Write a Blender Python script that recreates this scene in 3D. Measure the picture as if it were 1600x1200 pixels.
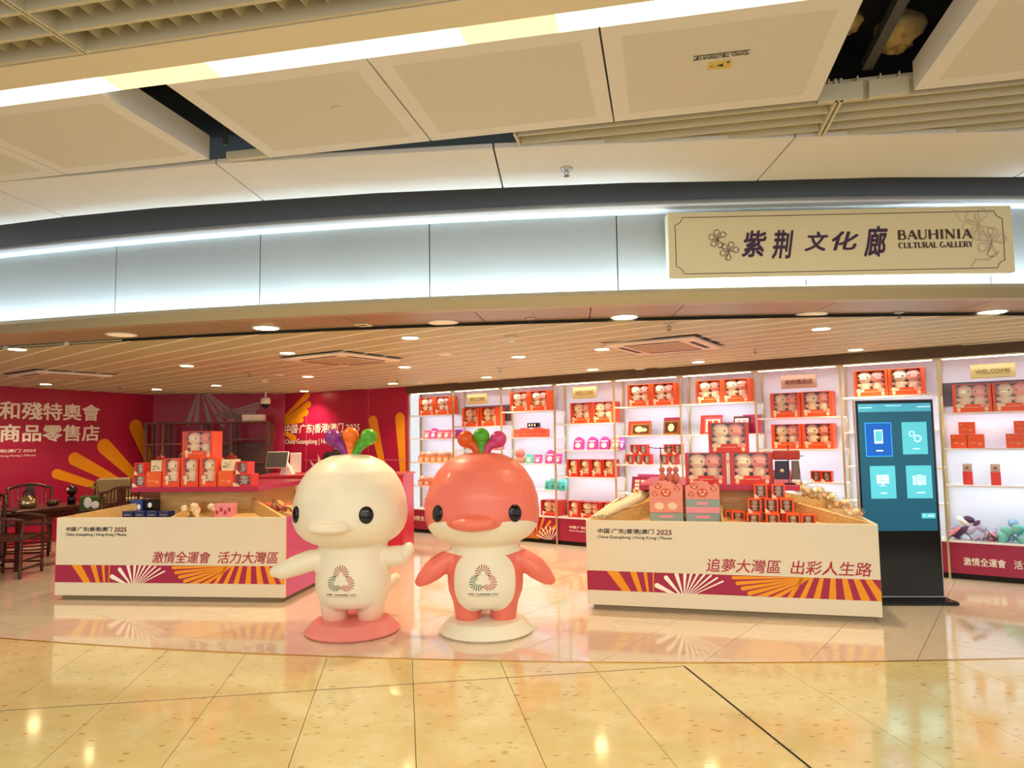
import bpy, bmesh, math, random
from mathutils import Matrix, Vector
from mathutils.bvhtree import BVHTree
random.seed(7)
for _o in list(bpy.data.objects): bpy.data.objects.remove(_o)
SC = bpy.context.scene
COL = SC.collection
R = math.radians
# ------------------------------------------------------------------ camera
cam_d = bpy.data.cameras.new('camera'); cam = bpy.data.objects.new('camera', cam_d); COL.objects.link(cam)
cam_d.sensor_width = 36.0; cam_d.lens = 1120.0/1600.0*36.0; cam_d.clip_start = .05; cam_d.clip_end = 100
cam.matrix_world = Matrix.Translation((0, 0, 1.55)) @ Matrix.Rotation(R(90)+math.atan(86/1120), 4, 'X') @ Matrix.Rotation(-.015, 4, 'Z')
SC.camera = cam
# ------------------------------------------------------------------ view, world
SC.view_settings.view_transform = 'Standard'; SC.view_settings.look = 'None'
SC.view_settings.gamma = 1; SC.view_settings.use_curve_mapping = False
SC.view_settings.exposure = 0.32
SC.cycles.use_denoising = True
SC.cycles.max_bounces = 8; SC.cycles.transparent_max_bounces = 16; SC.cycles.sample_clamp_indirect = 6
w = bpy.data.worlds.new('world'); SC.world = w; w.use_nodes = True
w.node_tree.nodes['Background'].inputs[0].default_value = (.97, .98, 1, 1)
w.node_tree.nodes['Background'].inputs[1].default_value = .72
WARM = (1, .80, .52); COOL = (.80, .89, 1); NEUT = (1, .9, .74)
def area(name, loc, sx, sy, power, col, target=(0, 0, -1), spread=None):
    l = bpy.data.lights.new(name, 'AREA'); l.shape = 'RECTANGLE'; l.size = sx; l.size_y = sy; l.energy = power; l.color = col
    if spread: l.spread = R(spread)
    o = bpy.data.objects.new(name, l); COL.objects.link(o); o.location = loc
    o.rotation_euler = Vector(target).to_track_quat('-Z', 'Y').to_euler()
    return o
# concourse luminaires (the light strip in view and its fellows behind the camera), plus an added fill light
area('concourse_and_fill_light', (0, 1.0, 3.2), 9, .9, 150, (1, .93, .78))
area('concourse_and_fill_light', (0, -2.2, 3.2), 9, .9, 150, (1, .94, .82))
area('concourse_and_fill_light', (0, -1.2, 1.9), 8, 2.0, 45, (1, .95, .86), (0, 1, .45))  # added fill with no fixture, aimed forward and up to brighten the panels

# ------------------------------------------------------------------ materials
def lin(c):
    c /= 255.0
    return c/12.92 if c <= .04045 else ((c+.055)/1.055)**2.4
def hx(s): return tuple(lin(int(s[i:i+2], 16)) for i in (0, 2, 4))
MATS = {}
def mat(name, col, rough=.5, metal=0, emis=0, ecol=None, noise=0, nscale=8, bump=0, bscale=40, spec=.5, coat=0):
    if name in MATS: return MATS[name]
    m = bpy.data.materials.new(name); m.use_nodes = True; nt = m.node_tree; b = nt.nodes['Principled BSDF']
    c = hx(col) if isinstance(col, str) else col
    b.inputs['Base Color'].default_value = (*c, 1); b.inputs['Roughness'].default_value = rough; b.inputs['Metallic'].default_value = metal
    b.inputs['Specular IOR Level'].default_value = spec
    if coat: b.inputs['Coat Weight'].default_value = coat; b.inputs['Coat Roughness'].default_value = .08
    if emis:
        b.inputs['Emission Color'].default_value = (*(hx(ecol) if ecol else c), 1); b.inputs['Emission Strength'].default_value = emis
    tc = None
    if noise or bump: tc = nt.nodes.new('ShaderNodeTexCoord')
    if noise:
        n = nt.nodes.new('ShaderNodeTexNoise'); n.inputs['Scale'].default_value = nscale; n.inputs['Detail'].default_value = 5
        mx = nt.nodes.new('ShaderNodeMix'); mx.data_type = 'RGBA'
        mx.inputs[6].default_value = (*[v*(1-noise) for v in c], 1); mx.inputs[7].default_value = (*[min(1, v*(1+noise*.5)) for v in c], 1)
        nt.links.new(tc.outputs['Object'], n.inputs['Vector']); nt.links.new(n.outputs['Fac'], mx.inputs[0]); nt.links.new(mx.outputs[2], b.inputs['Base Color'])
    if bump:
        n2 = nt.nodes.new('ShaderNodeTexNoise'); n2.inputs['Scale'].default_value = bscale; n2.inputs['Detail'].default_value = 4
        bp = nt.nodes.new('ShaderNodeBump'); bp.inputs['Strength'].default_value = bump; bp.inputs['Distance'].default_value = .01
        nt.links.new(tc.outputs['Object'], n2.inputs['Vector']); nt.links.new(n2.outputs['Fac'], bp.inputs['Height']); nt.links.new(bp.outputs['Normal'], b.inputs['Normal'])
    MATS[name] = m; return m
def wood(name, c1, c2, rough=.45, scale=(1.5, 14, 14)):
    m = mat(name, c1, rough); nt = m.node_tree; b = nt.nodes['Principled BSDF']
    tc = nt.nodes.new('ShaderNodeTexCoord'); mp = nt.nodes.new('ShaderNodeMapping'); mp.inputs['Scale'].default_value = scale
    n = nt.nodes.new('ShaderNodeTexNoise'); n.inputs['Scale'].default_value = 3; n.inputs['Detail'].default_value = 6; n.inputs['Distortion'].default_value = .6
    cr = nt.nodes.new('ShaderNodeValToRGB'); cr.color_ramp.elements[0].position = .35; cr.color_ramp.elements[1].position = .7
    cr.color_ramp.elements[0].color = (*hx(c1), 1); cr.color_ramp.elements[1].color = (*hx(c2), 1)
    nt.links.new(tc.outputs['Object'], mp.inputs[0]); nt.links.new(mp.outputs[0], n.inputs['Vector']); nt.links.new(n.outputs['Fac'], cr.inputs[0]); nt.links.new(cr.outputs[0], b.inputs['Base Color'])
    return m
def terrazzo(name, base, dark, light, rough, scale=9, amt=.5):
    m = mat(name, base, rough, spec=.9, coat=.35); nt = m.node_tree; b = nt.nodes['Principled BSDF']
    g = nt.nodes.new('ShaderNodeNewGeometry')
    mp = nt.nodes.new('ShaderNodeMapping'); mp.inputs['Rotation'].default_value = (0, 0, .5); mp.inputs['Scale'].default_value = (1, 2.1, 1)
    v = nt.nodes.new('ShaderNodeTexVoronoi'); v.inputs['Scale'].default_value = scale; v.inputs['Randomness'].default_value = 1
    n = nt.nodes.new('ShaderNodeTexNoise'); n.inputs['Scale'].default_value = 14; n.inputs['Detail'].default_value = 5
    ad = nt.nodes.new('ShaderNodeMath'); ad.operation = 'MULTIPLY_ADD'; ad.inputs[1].default_value = .35
    cr = nt.nodes.new('ShaderNodeValToRGB'); e = cr.color_ramp.elements
    e[0].position = .24; e[0].color = (*hx(dark), 1); e[1].position = .38; e[1].color = (*hx(base), 1)
    n3 = nt.nodes.new('ShaderNodeTexNoise'); n3.inputs['Scale'].default_value = 5; n3.inputs['Detail'].default_value = 8; n3.inputs['Roughness'].default_value = .7
    cr2 = nt.nodes.new('ShaderNodeValToRGB'); cr2.color_ramp.elements[0].position = .45; cr2.color_ramp.elements[1].position = .62
    cr2.color_ramp.elements[0].color = (0, 0, 0, 1); cr2.color_ramp.elements[1].color = (amt, amt, amt, 1)
    mx = nt.nodes.new('ShaderNodeMix'); mx.data_type = 'RGBA'; mx.inputs[7].default_value = (*hx(light), 1)
    L = nt.links.new
    L(g.outputs['Position'], mp.inputs[0]); L(mp.outputs[0], v.inputs['Vector']); L(g.outputs['Position'], n.inputs['Vector']); L(g.outputs['Position'], n3.inputs['Vector'])
    L(n.outputs['Fac'], ad.inputs[0]); L(v.outputs['Distance'], ad.inputs[2]); L(ad.outputs[0], cr.inputs[0])
    L(n3.outputs['Fac'], cr2.inputs[0]); L(cr2.outputs[0], mx.inputs[0]); L(cr.outputs[0], mx.inputs[6]); L(mx.outputs[2], b.inputs['Base Color'])
    return m
def film(name, tint=(1, 1, 1), gl=.035):
    m = bpy.data.materials.new(name); m.use_nodes = True; nt = m.node_tree; nt.nodes.clear()
    o = nt.nodes.new('ShaderNodeOutputMaterial'); t = nt.nodes.new('ShaderNodeBsdfTransparent'); t.inputs[0].default_value = (*tint, 1)
    g = nt.nodes.new('ShaderNodeBsdfGlossy'); g.inputs['Roughness'].default_value = .08; mx = nt.nodes.new('ShaderNodeMixShader'); mx.inputs[0].default_value = gl
    nt.links.new(t.outputs[0], mx.inputs[1]); nt.links.new(g.outputs[0], mx.inputs[2]); nt.links.new(mx.outputs[0], o.inputs[0]); MATS[name] = m; return m
M_TERR = terrazzo('terrazzo', 'E6D08E', 'AE8C4E', 'F2E4B0', .10)
M_TILE = terrazzo('shop_tile', 'E6D2B6', 'D3B998', 'EEDCC6', .06, 5, .4)
M_GROUT = mat('grout', '6E5528', .8); M_JOINT = mat('black_joint', '17130C', .7)
M_BRASS = mat('brass', 'C9A24A', .3, .8); M_GOLDP = mat('pale_gold', 'D2BE8C', .35, .6)
M_PANEL = mat('ceiling_panel', 'E6E4DE', .6, noise=.05, nscale=3)
M_PANELIN = mat('perforated_panel', 'DBD8CC', .75, noise=.08, nscale=60)
M_PSIDE = mat('panel_side', 'C2BBAA', .6); M_DARK = mat('dark_void', '16170F', .8)
M_VOIDST = mat('void_steel', '3A3C34', .5, .3); M_FOIL = mat('crumpled_insulation', 'A58F5C', .45, .3, noise=.5, nscale=12, bump=1, bscale=9)
M_LOUV = mat('louvre_paint', 'CFC8AC', .6); M_BEIGE = mat('beige_soffit', 'E8DEC0', .55)
M_TUBE = mat('lamp_diffuser', 'FFFFFF', .4, emis=2.4, ecol='FFF8DC'); M_TUBE2 = mat('lamp_diffuser_end', 'F4EFC0', .4, emis=.75, ecol='F4EDB4')
M_STEEL = mat('brushed_steel', 'A2A49E', .42, .35, noise=.05, nscale=2); M_LIP = mat('lip_metal', 'B9AF94', .38, .35)
M_TRIMT = mat('tube_metal', 'DCDFE0', .28, .35); M_BULK = mat('dark_fascia', '85898C', .5)
M_SOFF = mat('brown_metal', 'A6937A', .36, .2); M_SLAT = mat('slat_brown', 'C0BB98', .45)
M_SLATG = mat('slat_gap', 'FFF6E4', .4); M_BULKB = mat('bulkhead_brown', '5A4634', .6)
M_LAMP = mat('lamp_warm', 'FFFFFF', .4, emis=26, ecol='FFE2A6'); M_LAMPOFF = mat('lamp_unlit_glow', 'E8D8B0', .5, emis=.25, ecol='FFE8BE')  # the unlit lens has a faint glow put into its material
M_WHITE = mat('white_paint', 'F2EFEA', .45); M_CREAMP = mat('cream_laminate', 'E6DCC2', .4)
M_MAROON = mat('maroon_wall', 'B01844', .32); M_MAR2 = mat('maroon_print', 'A31A45', .4); M_MAR3 = mat('maroon_board', 'B5214E', .35)
M_ORAN = mat('orange_print', 'F09A0C', .45); M_WPRINT = mat('white_print', 'FFF8EA', .45); M_GREYP = mat('grey_print', 'B59AA0', .5); M_PINKSIDE = mat('pink_side', 'CC4A8C', .3)
M_REDTXT = mat('crimson_print', 'B0203A', .5); M_BLKTXT = mat('black_print', '241C14', .5)
M_WOODL = wood('light_wood', 'CFA45E', 'E3C083'); M_WOODD = wood('dark_wood', '3A150C', '5C2614', .3); M_WOODM = wood('walnut', '5A2F18', '7A4424', .35)
M_CREAM = mat('kick_board', '8F7C5C', .5)
M_SHELFW = mat('shelf_white', 'F3F3F4', .4); M_BACKW = mat('shelf_back', 'E9EDF6', .5)
M_LEDC = mat('led_strip', 'FFFFFF', .4, emis=5, ecol='F4F7FF')
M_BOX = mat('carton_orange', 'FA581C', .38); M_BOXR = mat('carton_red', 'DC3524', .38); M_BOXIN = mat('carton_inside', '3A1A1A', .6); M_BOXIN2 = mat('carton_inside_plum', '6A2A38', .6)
M_PLW = mat('plush_cream', 'FAE6C2', .9, bump=.12, bscale=90); M_PLP = mat('plush_pink', 'F4A090', .9, bump=.12, bscale=90); M_PLP2 = mat('plush_rose', 'EE6F9A', .9)
M_EYE = mat('black_gloss', '0C0A0A', .12); M_PRW = mat('print_cream', 'F6DCB8', .5); M_PINKB = mat('pink_carton', 'F59AA8', .4); M_CREAMB = mat('cream_carton', 'F3E2B8', .4)
M_KBLK = mat('kiosk_black', '0D0C0C', .16); M_KSIL = mat('kiosk_silver', 'C8C8C8', .3, .8)
M_SCR = mat('screen_teal', '0E4A62', .25, emis=.34, ecol='1D6A86'); M_SCH = mat('screen_header', '3E9DB8', .25, emis=.5, ecol='4BA8C2')
M_ICO = mat('screen_tile', '4FB4C8', .25, emis=.55, ecol='54BDD0'); M_ICOB = mat('screen_blue', '0050B0', .25, emis=.5, ecol='0058C0'); M_ICW = mat('screen_light', 'C8F4F4', .25, emis=.75, ecol='BFF0F2'); M_ICR = mat('screen_ring', '30A0F0', .25, emis=.7, ecol='2C9CF0')
M_FILM = film('window_film')
M_BAG = film('clear_bag', (1, .99, .97), .14)

# ------------------------------------------------------------------ mesh builder
class MB:
    def __init__(s): s.v = []; s.f = []; s.mi = []; s.sm = []; s.M = None
    def add(s, vs, fs, m=0, smooth=False):
        o = len(s.v)
        if s.M is not None: vs = [s.M @ Vector(p) for p in vs]
        s.v += [tuple(p) for p in vs]
        for f in fs: s.f.append([i+o for i in f]); s.mi.append(m); s.sm.append(smooth)
        return s
    def box(s, x0, x1, y0, y1, z0, z1, m=0):
        return s.add([(x0,y0,z0),(x1,y0,z0),(x1,y1,z0),(x0,y1,z0),(x0,y0,z1),(x1,y0,z1),(x1,y1,z1),(x0,y1,z1)],
                     [(0,3,2,1),(4,5,6,7),(0,1,5,4),(1,2,6,5),(2,3,7,6),(3,0,4,7)], m)
    def cbox(s, x0, x1, y0, y1, z0, z1, c=.004, m=0):     # chamfered box
        xs = [x0, x0+c, x1-c, x1]; n = []
        def ring(z, i):
            a, b = (x0+i, x1-i); d, e = (y0+i, y1-i)
            return [(a+c,d,z),(b-c,d,z),(b,d+c,z),(b,e-c,z),(b-c,e,z),(a+c,e,z),(a,e-c,z),(a,d+c,z)]
        vs = ring(z0, c)+ring(z0+c, 0)+ring(z1-c, 0)+ring(z1, c); fs = [tuple(range(7, -1, -1)), tuple(range(24, 32))]
        for k in range(3):
            for i in range(8): j = (i+1) % 8; fs.append((k*8+i, k*8+j, k*8+8+j, k*8+8+i))
        return s.add(vs, fs, m)
    def poly(s, pts, m=0): return s.add(pts, [tuple(range(len(pts)))], m)
    def prism(s, pts, z0, z1, m=0):
        n = len(pts)
        return s.add([(p[0], p[1], z0) for p in pts]+[(p[0], p[1], z1) for p in pts],
                     [tuple(range(n-1, -1, -1)), tuple(range(n, 2*n))]+[(i, (i+1) % n, n+(i+1) % n, n+i) for i in range(n)], m)
    def lathe(s, prof, c=(0, 0, 0), n=20, sx=1, sy=1, m=0, smooth=True):
        vs = []; fs = []
        for r, z in prof:
            for i in range(n): a = 2*math.pi*i/n; vs.append((c[0]+r*sx*math.cos(a), c[1]+r*sy*math.sin(a), c[2]+z))
        for k in range(len(prof)-1):
            for i in range(n): j = (i+1) % n; fs.append((k*n+i, k*n+j, (k+1)*n+j, (k+1)*n+i))
        fs.append(tuple(range(n-1, -1, -1))); fs.append(tuple(range((len(prof)-1)*n, len(prof)*n)))
        return s.add(vs, fs, m, smooth)
    def cyl(s, c, r, h, n=16, m=0): return s.lathe([(r, 0), (r, h)], c, n, m=m, smooth=False)
    def ell(s, c, r, n=14, k=9, m=0, rot=None):
        vs = [(0, 0, -1)]; fs = []
        for j in range(1, k):
            a = math.pi*j/k
            for i in range(n): b = 2*math.pi*i/n; vs.append((math.sin(a)*math.cos(b), math.sin(a)*math.sin(b), -math.cos(a)))
        vs.append((0, 0, 1)); t = len(vs)-1
        for i in range(n):
            j = (i+1) % n; fs.append((0, 1+j, 1+i)); fs.append((t, t-n+i, t-n+j))
            for q in range(k-2): fs.append((1+q*n+i, 1+q*n+j, 1+(q+1)*n+j, 1+(q+1)*n+i))
        out = []
        for v in vs:
            p = Vector((v[0]*r[0], v[1]*r[1], v[2]*r[2]))
            if rot is not None: p = rot @ p
            out.append((p.x+c[0], p.y+c[1], p.z+c[2]))
        return s.add(out, fs, m, True)
    def tube(s, pts, r, n=8, m=0, closed=False):
        P = [Vector(p) for p in pts]; K = len(P); vs = []; fs = []
        for i, p in enumerate(P):
            t = (P[min(i+1, K-1)]-P[max(i-1, 0)]).normalized() if not closed else (P[(i+1) % K]-P[i-1]).normalized()
            up = Vector((0, 0, 1)) if abs(t.z) < .9 else Vector((0, 1, 0))
            a = t.cross(up).normalized(); b = t.cross(a)
            rr = r[i] if isinstance(r, (list, tuple)) else r
            for k in range(n): q = 2*math.pi*k/n; vs.append(tuple(p+a*rr*math.cos(q)+b*rr*math.sin(q)))
        for i in range(K if closed else K-1):
            i2 = (i+1) % K
            for k in range(n): j = (k+1) % n; fs.append((i*n+k, i*n+j, i2*n+j, i2*n+k))
        if not closed: fs.append(tuple(range(n))); fs.append(tuple(range((K-1)*n, K*n)))
        return s.add(vs, fs, m, True)
    def bar(s, a, b, w, d=None, m=0):      # square bar from a to b
        d = d or w; a = Vector(a); b = Vector(b); t = (b-a).normalized()
        up = Vector((0, 0, 1)) if abs(t.z) < .9 else Vector((0, 1, 0))
        u = t.cross(up).normalized()*(w/2); v = t.cross(u).normalized()*(d/2)
        vs = [a-u-v, a+u-v, a+u+v, a-u+v, b-u-v, b+u-v, b+u+v, b-u+v]
        return s.add([tuple(q) for q in vs], [(0,3,2,1),(4,5,6,7),(0,1,5,4),(1,2,6,5),(2,3,7,6),(3,0,4,7)], m)
    def mesh(s, name, mats):
        me = bpy.data.meshes.new(name); me.from_pydata(s.v, [], s.f)
        for q in (mats if isinstance(mats, (list, tuple)) else [mats]): me.materials.append(q)
        me.polygons.foreach_set('material_index', s.mi); me.polygons.foreach_set('use_smooth', s.sm); me.update()
        return me
def link(name, me, parent=None, loc=(0, 0, 0), rz=0, label=None):
    o = bpy.data.objects.new(name, me); COL.objects.link(o); o.location = loc; o.rotation_euler = (0, 0, rz)
    if parent is not None: o.parent = parent
    if label: o['label'] = label
    return o
def part(name, mb, mats, parent, loc=(0, 0, 0), rz=0, label=None):
    o = link(name, mb.mesh(name, mats), parent, loc, rz, label)
    if name in ('print', 'printed_figures', 'screen_icons', 'icon_details', 'emblem_rays', 'border_line', 'flower_emblem', 'watermark_flowers', 'serif_lettering', 'louvre_fins', 'grille_ribs', 'sweets', 'foil_line', 'folded_fabric', 'wrapping_paper', 'white_figures'): o['kind'] = 'stuff'
    return o
def tag(o, label=None, cat=None, group=None, kind=None):
    if label: o['label'] = label
    if cat: o['category'] = cat
    if group: o['group'] = group
    if kind: o['kind'] = kind
    return o
def thing(name, label, cat, loc=(0, 0, 0), rz=0, group=None): return tag(link(name, None, None, loc, rz), label, cat, group)
def solo(name, mb, mats, label, cat, loc=(0, 0, 0), rz=0, group=None): return tag(link(name, mb.mesh(name, mats), None, loc, rz), label, cat, group)
def struct(name, mb, mats, loc=(0, 0, 0), rz=0): return tag(link(name, mb.mesh(name, mats) if mb else None, None, loc, rz), kind='structure')
def dup(root, loc, rz, label=None, group=None):
    r = root.copy(); COL.objects.link(r); r.location = loc; r.rotation_euler = (0, 0, rz)
    if label: r['label'] = label
    if group: r['group'] = group
    for ch in list(root.children):
        c = ch.copy(); COL.objects.link(c); c.parent = r
        for g in list(ch.children):
            d = g.copy(); COL.objects.link(d); d.parent = c
    return r
# ------------------------------------------------------------------ lettering
TC = {}
def tmesh(body, bold=0.0, shear=0.0):
    k = (body, bold, shear)
    if k in TC: return TC[k]
    cu = bpy.data.curves.new('lettering', 'FONT'); cu.body = body; cu.size = 1; cu.shear = shear; cu.resolution_u = 2; cu.extrude = .004
    ob = bpy.data.objects.new('tmp', cu); COL.objects.link(ob); bpy.context.view_layer.update()
    me = bpy.data.meshes.new_from_object(ob.evaluated_get(bpy.context.evaluated_depsgraph_get()))
    bpy.data.objects.remove(ob)
    if bold > .004:
        vs = [tuple(v.co) for v in me.vertices]; fs = [tuple(p.vertices) for p in me.polygons]; V = []; F = []
        for dx, dy, dz in ((-bold, -bold, 0), (bold, -bold, .0005), (-bold, bold, .001), (bold, bold, .0015)):
            o_ = len(V); V += [(x+dx, y+dy, z+dz) for x, y, z in vs]; F += [tuple(i+o_ for i in f) for f in fs]
        me = bpy.data.meshes.new('lettering'); me.from_pydata(V, [], F)
    xs = [v.co.x for v in me.vertices] or [0, 1]; ys = [v.co.y for v in me.vertices] or [0, 1]
    TC[k] = (me, min(xs), max(xs), min(ys), max(ys)); return TC[k]
def text(body, m, parent, x0, x1, z0, z1, y=0, bold=0.0, shear=0.0, name='lettering', rot=None, label=None):
    """lettering fitted into the rectangle x0..x1, z0..z1 of the parent's front plane"""
    me, a, b, c, d = tmesh(body, bold, shear)
    me = me.copy(); sx = (x1-x0)/(b-a); sz = (z1-z0)/(d-c)
    for v in me.vertices:
        p = v.co; v.co = (x0+(p.x-a)*sx, y-(p.z)*.3, z0+(p.y-c)*sz)
    me.materials.clear(); me.materials.append(m)
    return link(name, me, parent, label=label)
def clip(poly, ax, lim, keep_less):
    out = []
    for i in range(len(poly)):
        p, q = poly[i], poly[(i+1) % len(poly)]
        ip = (p[ax] <= lim) == keep_less or p[ax] == lim; iq = (q[ax] <= lim) == keep_less or q[ax] == lim
        if ip: out.append(p)
        if ip != iq:
            t = (lim-p[ax])/(q[ax]-p[ax]); out.append((p[0]+(q[0]-p[0])*t, p[1]+(q[1]-p[1])*t))
    return out
class PM:       # every petal becomes a part of its own
    def __init__(s, name, m, parent): s.a = (name, m, parent)
    def add(s, vs, fs, m=0, smooth=False): part(s.a[0], MB().add(vs, fs), s.a[1], s.a[2])
def petal(mb, apex, tip, w, rect=None, y=0, s0=0.0, m=0, th=.0015, end=None):
    ax, az = apex; tx, tz = tip; L = math.hypot(tx-ax, tz-az); dx, dz = (tx-ax)/L, (tz-az)/L; nx, nz = -dz, dx
    L2 = L-w/2; pts = []
    for k in range(5): t = s0+(1-s0)*k/4; pts.append((ax+dx*L2*t+nx*w/2*t**.8, az+dz*L2*t+nz*w/2*t**.8))
    for k in range(1, 6): a = math.pi*k/6; c, s_ = math.cos(a), math.sin(a); pts.append((ax+dx*(L2+s_*w/2)+nx*c*w/2, az+dz*(L2+s_*w/2)+nz*c*w/2))
    for k in range(4, -1, -1): t = s0+(1-s0)*k/4; pts.append((ax+dx*L2*t-nx*w/2*t**.8, az+dz*L2*t-nz*w/2*t**.8))
    if rect:
        for axx, lim, kl in ((0, rect[0], False), (0, rect[1], True), (1, rect[2], False), (1, rect[3], True)):
            pts = clip(pts, axx, lim, kl)
            if len(pts) < 3: return
    n = len(pts)
    mb.add([(p[0], y, p[1]) for p in pts]+[(p[0], y+th, p[1]) for p in pts], [tuple(range(n)), tuple(range(2*n-1, n-1, -1))]+[(i, n+i, n+(i+1) % n, (i+1) % n) for i in range(n)], m)
def band_art(parent, x0, x1, z0, z1, y, scale=1.0):
    """orange and white firework petals printed on a maroon band (x metres from the panel's left)"""
    o = PM('orange_petal', M_ORAN, parent); wh = PM('white_petal', M_WPRINT, parent); r = (x0, x1, z0, z1); k = scale
    def P(px, pz): return (x0+(px-272)/475*k, z1-(pz-457)/500*k)
    for tx, w_ in ((382, .085), (468, .055), (518, .03), (552, .012)): 
        petal(o, P(545, 700), P(545+(tx-545)*1.25, 457-61), w_*k*1.15, r, y)
    for tx, tz, w_ in ((556, 508, .052), (598, 470, .045), (644, 452, .04), (682, 440, .034), (712, 440, .026), (738, 446, .022), (764, 452, .02), (788, 459, .018), (812, 469, .017), (834, 483, .016)):
        petal(wh, P(674, 566), P(tx, tz), w_*k*.85, r, y)
    for tx, tz, w_ in ((866, 468, .03), (880, 492, .034), (900, 514, .036), (925, 534, .038), (955, 552, .04), (992, 570, .045)):
        petal(o, P(1168, 457), P(tx, tz), w_*k*.95, r, y)
    for tx, w_ in ((1050, .036), (1108, .042), (1170, .05), (1240, .058), (1312, .062), (1384, .066), (1456, .07)):
        petal(o, P(1262+(tx-1262)*.22, 330), P(tx, 600), w_*k*1.15, r, y)

# ------------------------------------------------------------------ the lease line: shop front curve
def YC(x): return 5.02+.0215*(x-2.4)**2
# shelf wall frame
SA = R(-35.58); SO = (-1.815, 12.371); SE = (math.cos(SA), math.sin(SA)); SN = (-SE[1], SE[0])   # SN points away from the camera
def SW(s, back=0): return (SO[0]+SE[0]*s+SN[0]*back, SO[1]+SE[1]*s+SN[1]*back)

# ================================================================== FLOOR
def rotgrid(a): return (math.cos(a), -math.sin(a)), (math.sin(a), math.cos(a))
def from_pq(p, q, A, B): return (p*A[0]+q*B[0], p*A[1]+q*B[1])
fl = MB(); fl.box(-14, 14, -5, 16, -.06, -.006); floor = struct('floor', fl, M_GROUT)
def clip_curve(poly, inside):
    out = []; n = len(poly)
    def g(p): return (p[1]-YC(p[0]))*(1 if inside else -1)-.012
    for i in range(n):
        p, q = poly[i], poly[(i+1) % n]; a, b = g(p), g(q)
        if a >= 0: out.append(p)
        if (a >= 0) != (b >= 0): t = a/(a-b); out.append((p[0]+(q[0]-p[0])*t, p[1]+(q[1]-p[1])*t))
    return out
def tiles(ang, p0, q0, size, prange, qrange, inside, m, ok, gap=.002):
    A, B = rotgrid(ang); cache = None
    for i in prange:
        for j in qrange:
            pa, pb, qa, qb = p0+i*size+gap, p0+(i+1)*size-gap, q0+j*size+gap, q0+(j+1)*size-gap
            if not inside:      # wide black expansion joints
                if i == 0 and qa < 4.7: pa += .006
                if i == -1 and qa < 4.7: pb -= .006
                if j == 0 and pa < 1.8: qa += .004
                if j == -1 and pa < 1.8: qb -= .004
            pts = [from_pq(pa, qa, A, B), from_pq(pb, qa, A, B), from_pq(pb, qb, A, B), from_pq(pa, qb, A, B)]
            cx = sum(p[0] for p in pts)/4; cy = sum(p[1] for p in pts)/4
            if not ok(cx, cy): continue
            full = pts; pts = clip_curve(pts, inside)
            if len(pts) < 3: continue
            if len(pts) == 4 and pts == full:
                t = MB(); c = size/2-gap
                key = (round(pb-pa, 4), round(qb-qa, 4))
                tiles.cache = getattr(tiles, 'cache', {})
                k2 = (m.name, key)
                if k2 not in tiles.cache:
                    h, v = (pb-pa)/2, (qb-qa)/2; t.box(-h, h, -v, v, -.02, 0); tiles.cache[k2] = t.mesh('floor_tile', m)
                c_ = from_pq((pa+pb)/2, (qa+qb)/2, A, B); link('floor_tile', tiles.cache[k2], floor, (c_[0], c_[1], 0), -ang)
            else:
                t = MB(); t.prism(pts, -.02, 0); part('floor_tile', t, m, floor)
tiles(R(-8.6), 1.87, 4.76, .606, range(-12, 10), range(-7, 3), False, M_TERR, lambda x, y: 1.6 < y < 6.4 and abs(x) < y*.95+.9)
tiles(R(35.58), -.7, 5.03, .6, range(-24, 14), range(-14, 26), True, M_TILE,
      lambda x, y: 4.5 < y < 14.2 and abs(x) < y*.78+.9 and (x-SO[0])*SN[0]+(y-SO[1])*SN[1] < .5)
# black filler of the expansion joints
A_, B_ = rotgrid(R(-8.6)); j = MB()
def jq(p0, p1, q0, q1): j.prism([from_pq(p0, q0, A_, B_), from_pq(p1, q0, A_, B_), from_pq(p1, q1, A_, B_), from_pq(p0, q1, A_, B_)], -.006, -.001)
jq(1.862, 1.878, 1.5, 4.76); jq(-5, 1.87, 4.7545, 4.7655)
part('expansion_joint', j, M_JOINT, floor)
def sweep(mb, prof, x0, x1, n, m=0, smooth=True, closed=True):
    vs = []; fs = []; K = len(prof)
    for i in range(n+1):
        x = x0+(x1-x0)*i/n; sl = .043*(x-2.4); L = math.hypot(1, sl); nx, ny = -sl/L, 1/L
        for dy, z in prof: vs.append((x+nx*dy, YC(x)+ny*dy, z))
    for i in range(n):
        for k in range(K if closed else K-1):
            k2 = (k+1) % K; fs.append((i*K+k, (i+1)*K+k, (i+1)*K+k2, i*K+k2))
    if closed: fs.append(tuple(range(K))); fs.append(tuple(range(n*K, (n+1)*K)))
    mb.add(vs, fs, m, smooth)
t = MB(); sweep(t, [(-.014, -.01), (.014, -.01), (.014, .002), (-.014, .002)], -7, 7, 40, smooth=False)
struct('trim_1', t, M_BRASS)

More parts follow.
